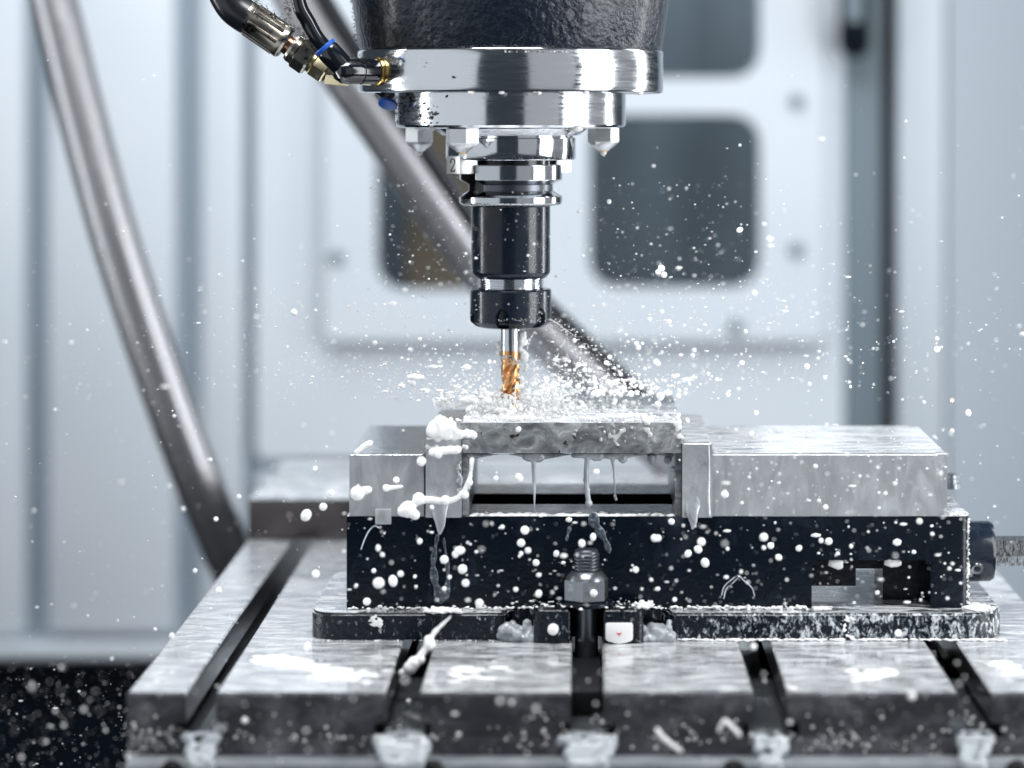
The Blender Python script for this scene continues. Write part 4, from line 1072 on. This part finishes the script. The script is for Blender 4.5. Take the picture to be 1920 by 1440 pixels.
def droplet(px, py, Y, r):
    global nd
    o = bpy.data.objects.new('coolant_droplet', rnd.choice(DV)); col.objects.link(o)
    o.location = Vector(at(px, py, Y)) * K; o.scale = (r * K,) * 3
    o.rotation_euler = (U(0, 3), U(-.6, .6), U(0, 3)); nd += 1
    lab, grp = region(px, py); tag(o, lab, 'droplet', grp)
for px, py, d_ in big:
    if py > 1205: Y = U(1560, 1640)
    elif py > 968: Y = U(1650, 1697)
    elif py > 800: Y = U(1660, 1705)
    else: Y = U(1690, 1800)
    blur = abs(Y - 1742) / Y * 108.8
    droplet(px, py, Y, max(.5, (d_ - .55 * blur) * .46) * Y / FPX)
for px, py, d_ in grey:
    Y = 1742 / (1 + d_ * .92 / 108.8) + U(-8, 8)
    droplet(px, py, Y, d_ * .2 * Y / FPX)
# the rest of the larger drops, scattered as thrown from the cutter
def spot():
    k = U(0, 1)
    if k < .34:                                            # spray to the right of the cutter
        a = abs(g(0, 1)); return 1060 + a * 270, 742 - abs(g(0, 1)) * (46 + a * 34), U(1715, 1870)
    if k < .50: a = abs(g(0, 1)); return 930 - a * 170, 748 - abs(g(0, 1)) * (52 + 30 * a), U(1715, 1870)
    if k < .74: return U(655, 1815), U(972, 1130), U(1640, 1700)
    if k < .84: return U(250, 1900), U(1300, 1425), U(1480, 1530)
    if k < .90: return U(0, 640), U(840, 1230), U(1560, 1760)
    return U(660, 1780), U(800, 965), U(1640, 1700)
while nd < 300:
    px, py, Y = spot()
    if not (0 < px < 1920 and 0 < py < 1440): continue
    if Y < 1560: r = U(1.2, 2.6)
    elif py > 800: r = min(5.5, 1.3 + rnd.expovariate(.8))
    else: r = min(6.5, 1.6 + rnd.expovariate(.7))
    droplet(px, py, Y, r * Y / FPX)
# the fine rest: one cloud of tiny drops
V, F = ico_data(1); vv, ff = [], []
def mist(px, py, Y, r):
    if not (-20 < px < 1940 and -20 < py < 1450): return
    if 926 < px < 992 and 630 < py < 764 and Y < 1806: Y += 34          # the drops there fly behind the cutter
    p = Vector(at(px, py, Y)); r *= Y / FPX; o = len(vv)
    st = (1 + abs(g(0, .3)) + (1.5 if U(0, 1) < .12 else 0), 1, 1)
    vv.extend([((p.x + c.x * r * st[0]) * K, (p.y + c.y * r) * K, (p.z + c.z * r) * K) for c in V]); ff.extend([[i + o for i in f] for f in F])
for i in range(2600):                                      # close to the cutter
    a = abs(g(0, 1)); s_ = 1 if U(0, 1) < .62 else -1
    mist(962 + s_ * (20 + a * 150), 752 - abs(g(0, 1)) * (40 + a * 26), U(1715, 1880), .35 + rnd.expovariate(1 / .65))
for i in range(2300):                                      # far spray
    a = abs(g(0, 1)); s_ = 1 if U(0, 1) < .55 else -1
    mist(960 + s_ * (60 + a * 420), 760 - abs(g(0, 1)) * 150 - a * 30, U(1560, 1960), .4 + rnd.expovariate(1 / .55))
for i in range(260): mist(g(1090, 120), 742 - abs(g(0, 22)), U(1716, 1800), 1.2 + rnd.expovariate(1 / 1.3))
for i in range(120): mist(g(880, 60), 752 - abs(g(0, 22)), U(1716, 1800), 1.0 + rnd.expovariate(1 / 1.2))
for i in range(420): mist(U(880, 1480), U(330, 620), U(1650, 1950), .4 + rnd.expovariate(1 / .5))
for i in range(260): mist(U(690, 900), U(330, 620), U(1650, 1950), .4 + rnd.expovariate(1 / .5))
for i in range(520): mist(U(0, 300), U(1238, 1440), U(1400, 2100), .3 + rnd.expovariate(1 / .5))
for i in range(520): mist(U(0, 650), U(640, 1240), U(1500, 2050), .4 + rnd.expovariate(1 / .6))
for i in range(420): mist(U(650, 1820), U(970, 1140), U(1590, 1712), .4 + rnd.expovariate(1 / .9))
for i in range(260): mist(U(1330, 1780), U(800, 968), U(1600, 1712), .5 + rnd.expovariate(1 / .8))
for i in range(380): mist(U(240, 1920), U(1210, 1435), U(1440, 1560), .5 + rnd.expovariate(1 / .9))
for i in range(240): mist(U(1500, 1920), U(560, 1200), U(1560, 1960), .4 + rnd.expovariate(1 / .8))
for i in range(120): mist(U(0, 1920), U(100, 600), U(1560, 1960), .35 + rnd.expovariate(1 / .5))
me = bpy.data.meshes.new('coolant_mist'); me.from_pydata(vv, [], ff); me.shade_smooth(); me.materials.append(M['milk'])
o = bpy.data.objects.new('coolant_mist', me); col.objects.link(o)
tag(o, 'fine mist of tiny white coolant droplets filling the air', 'mist', kind='stuff')
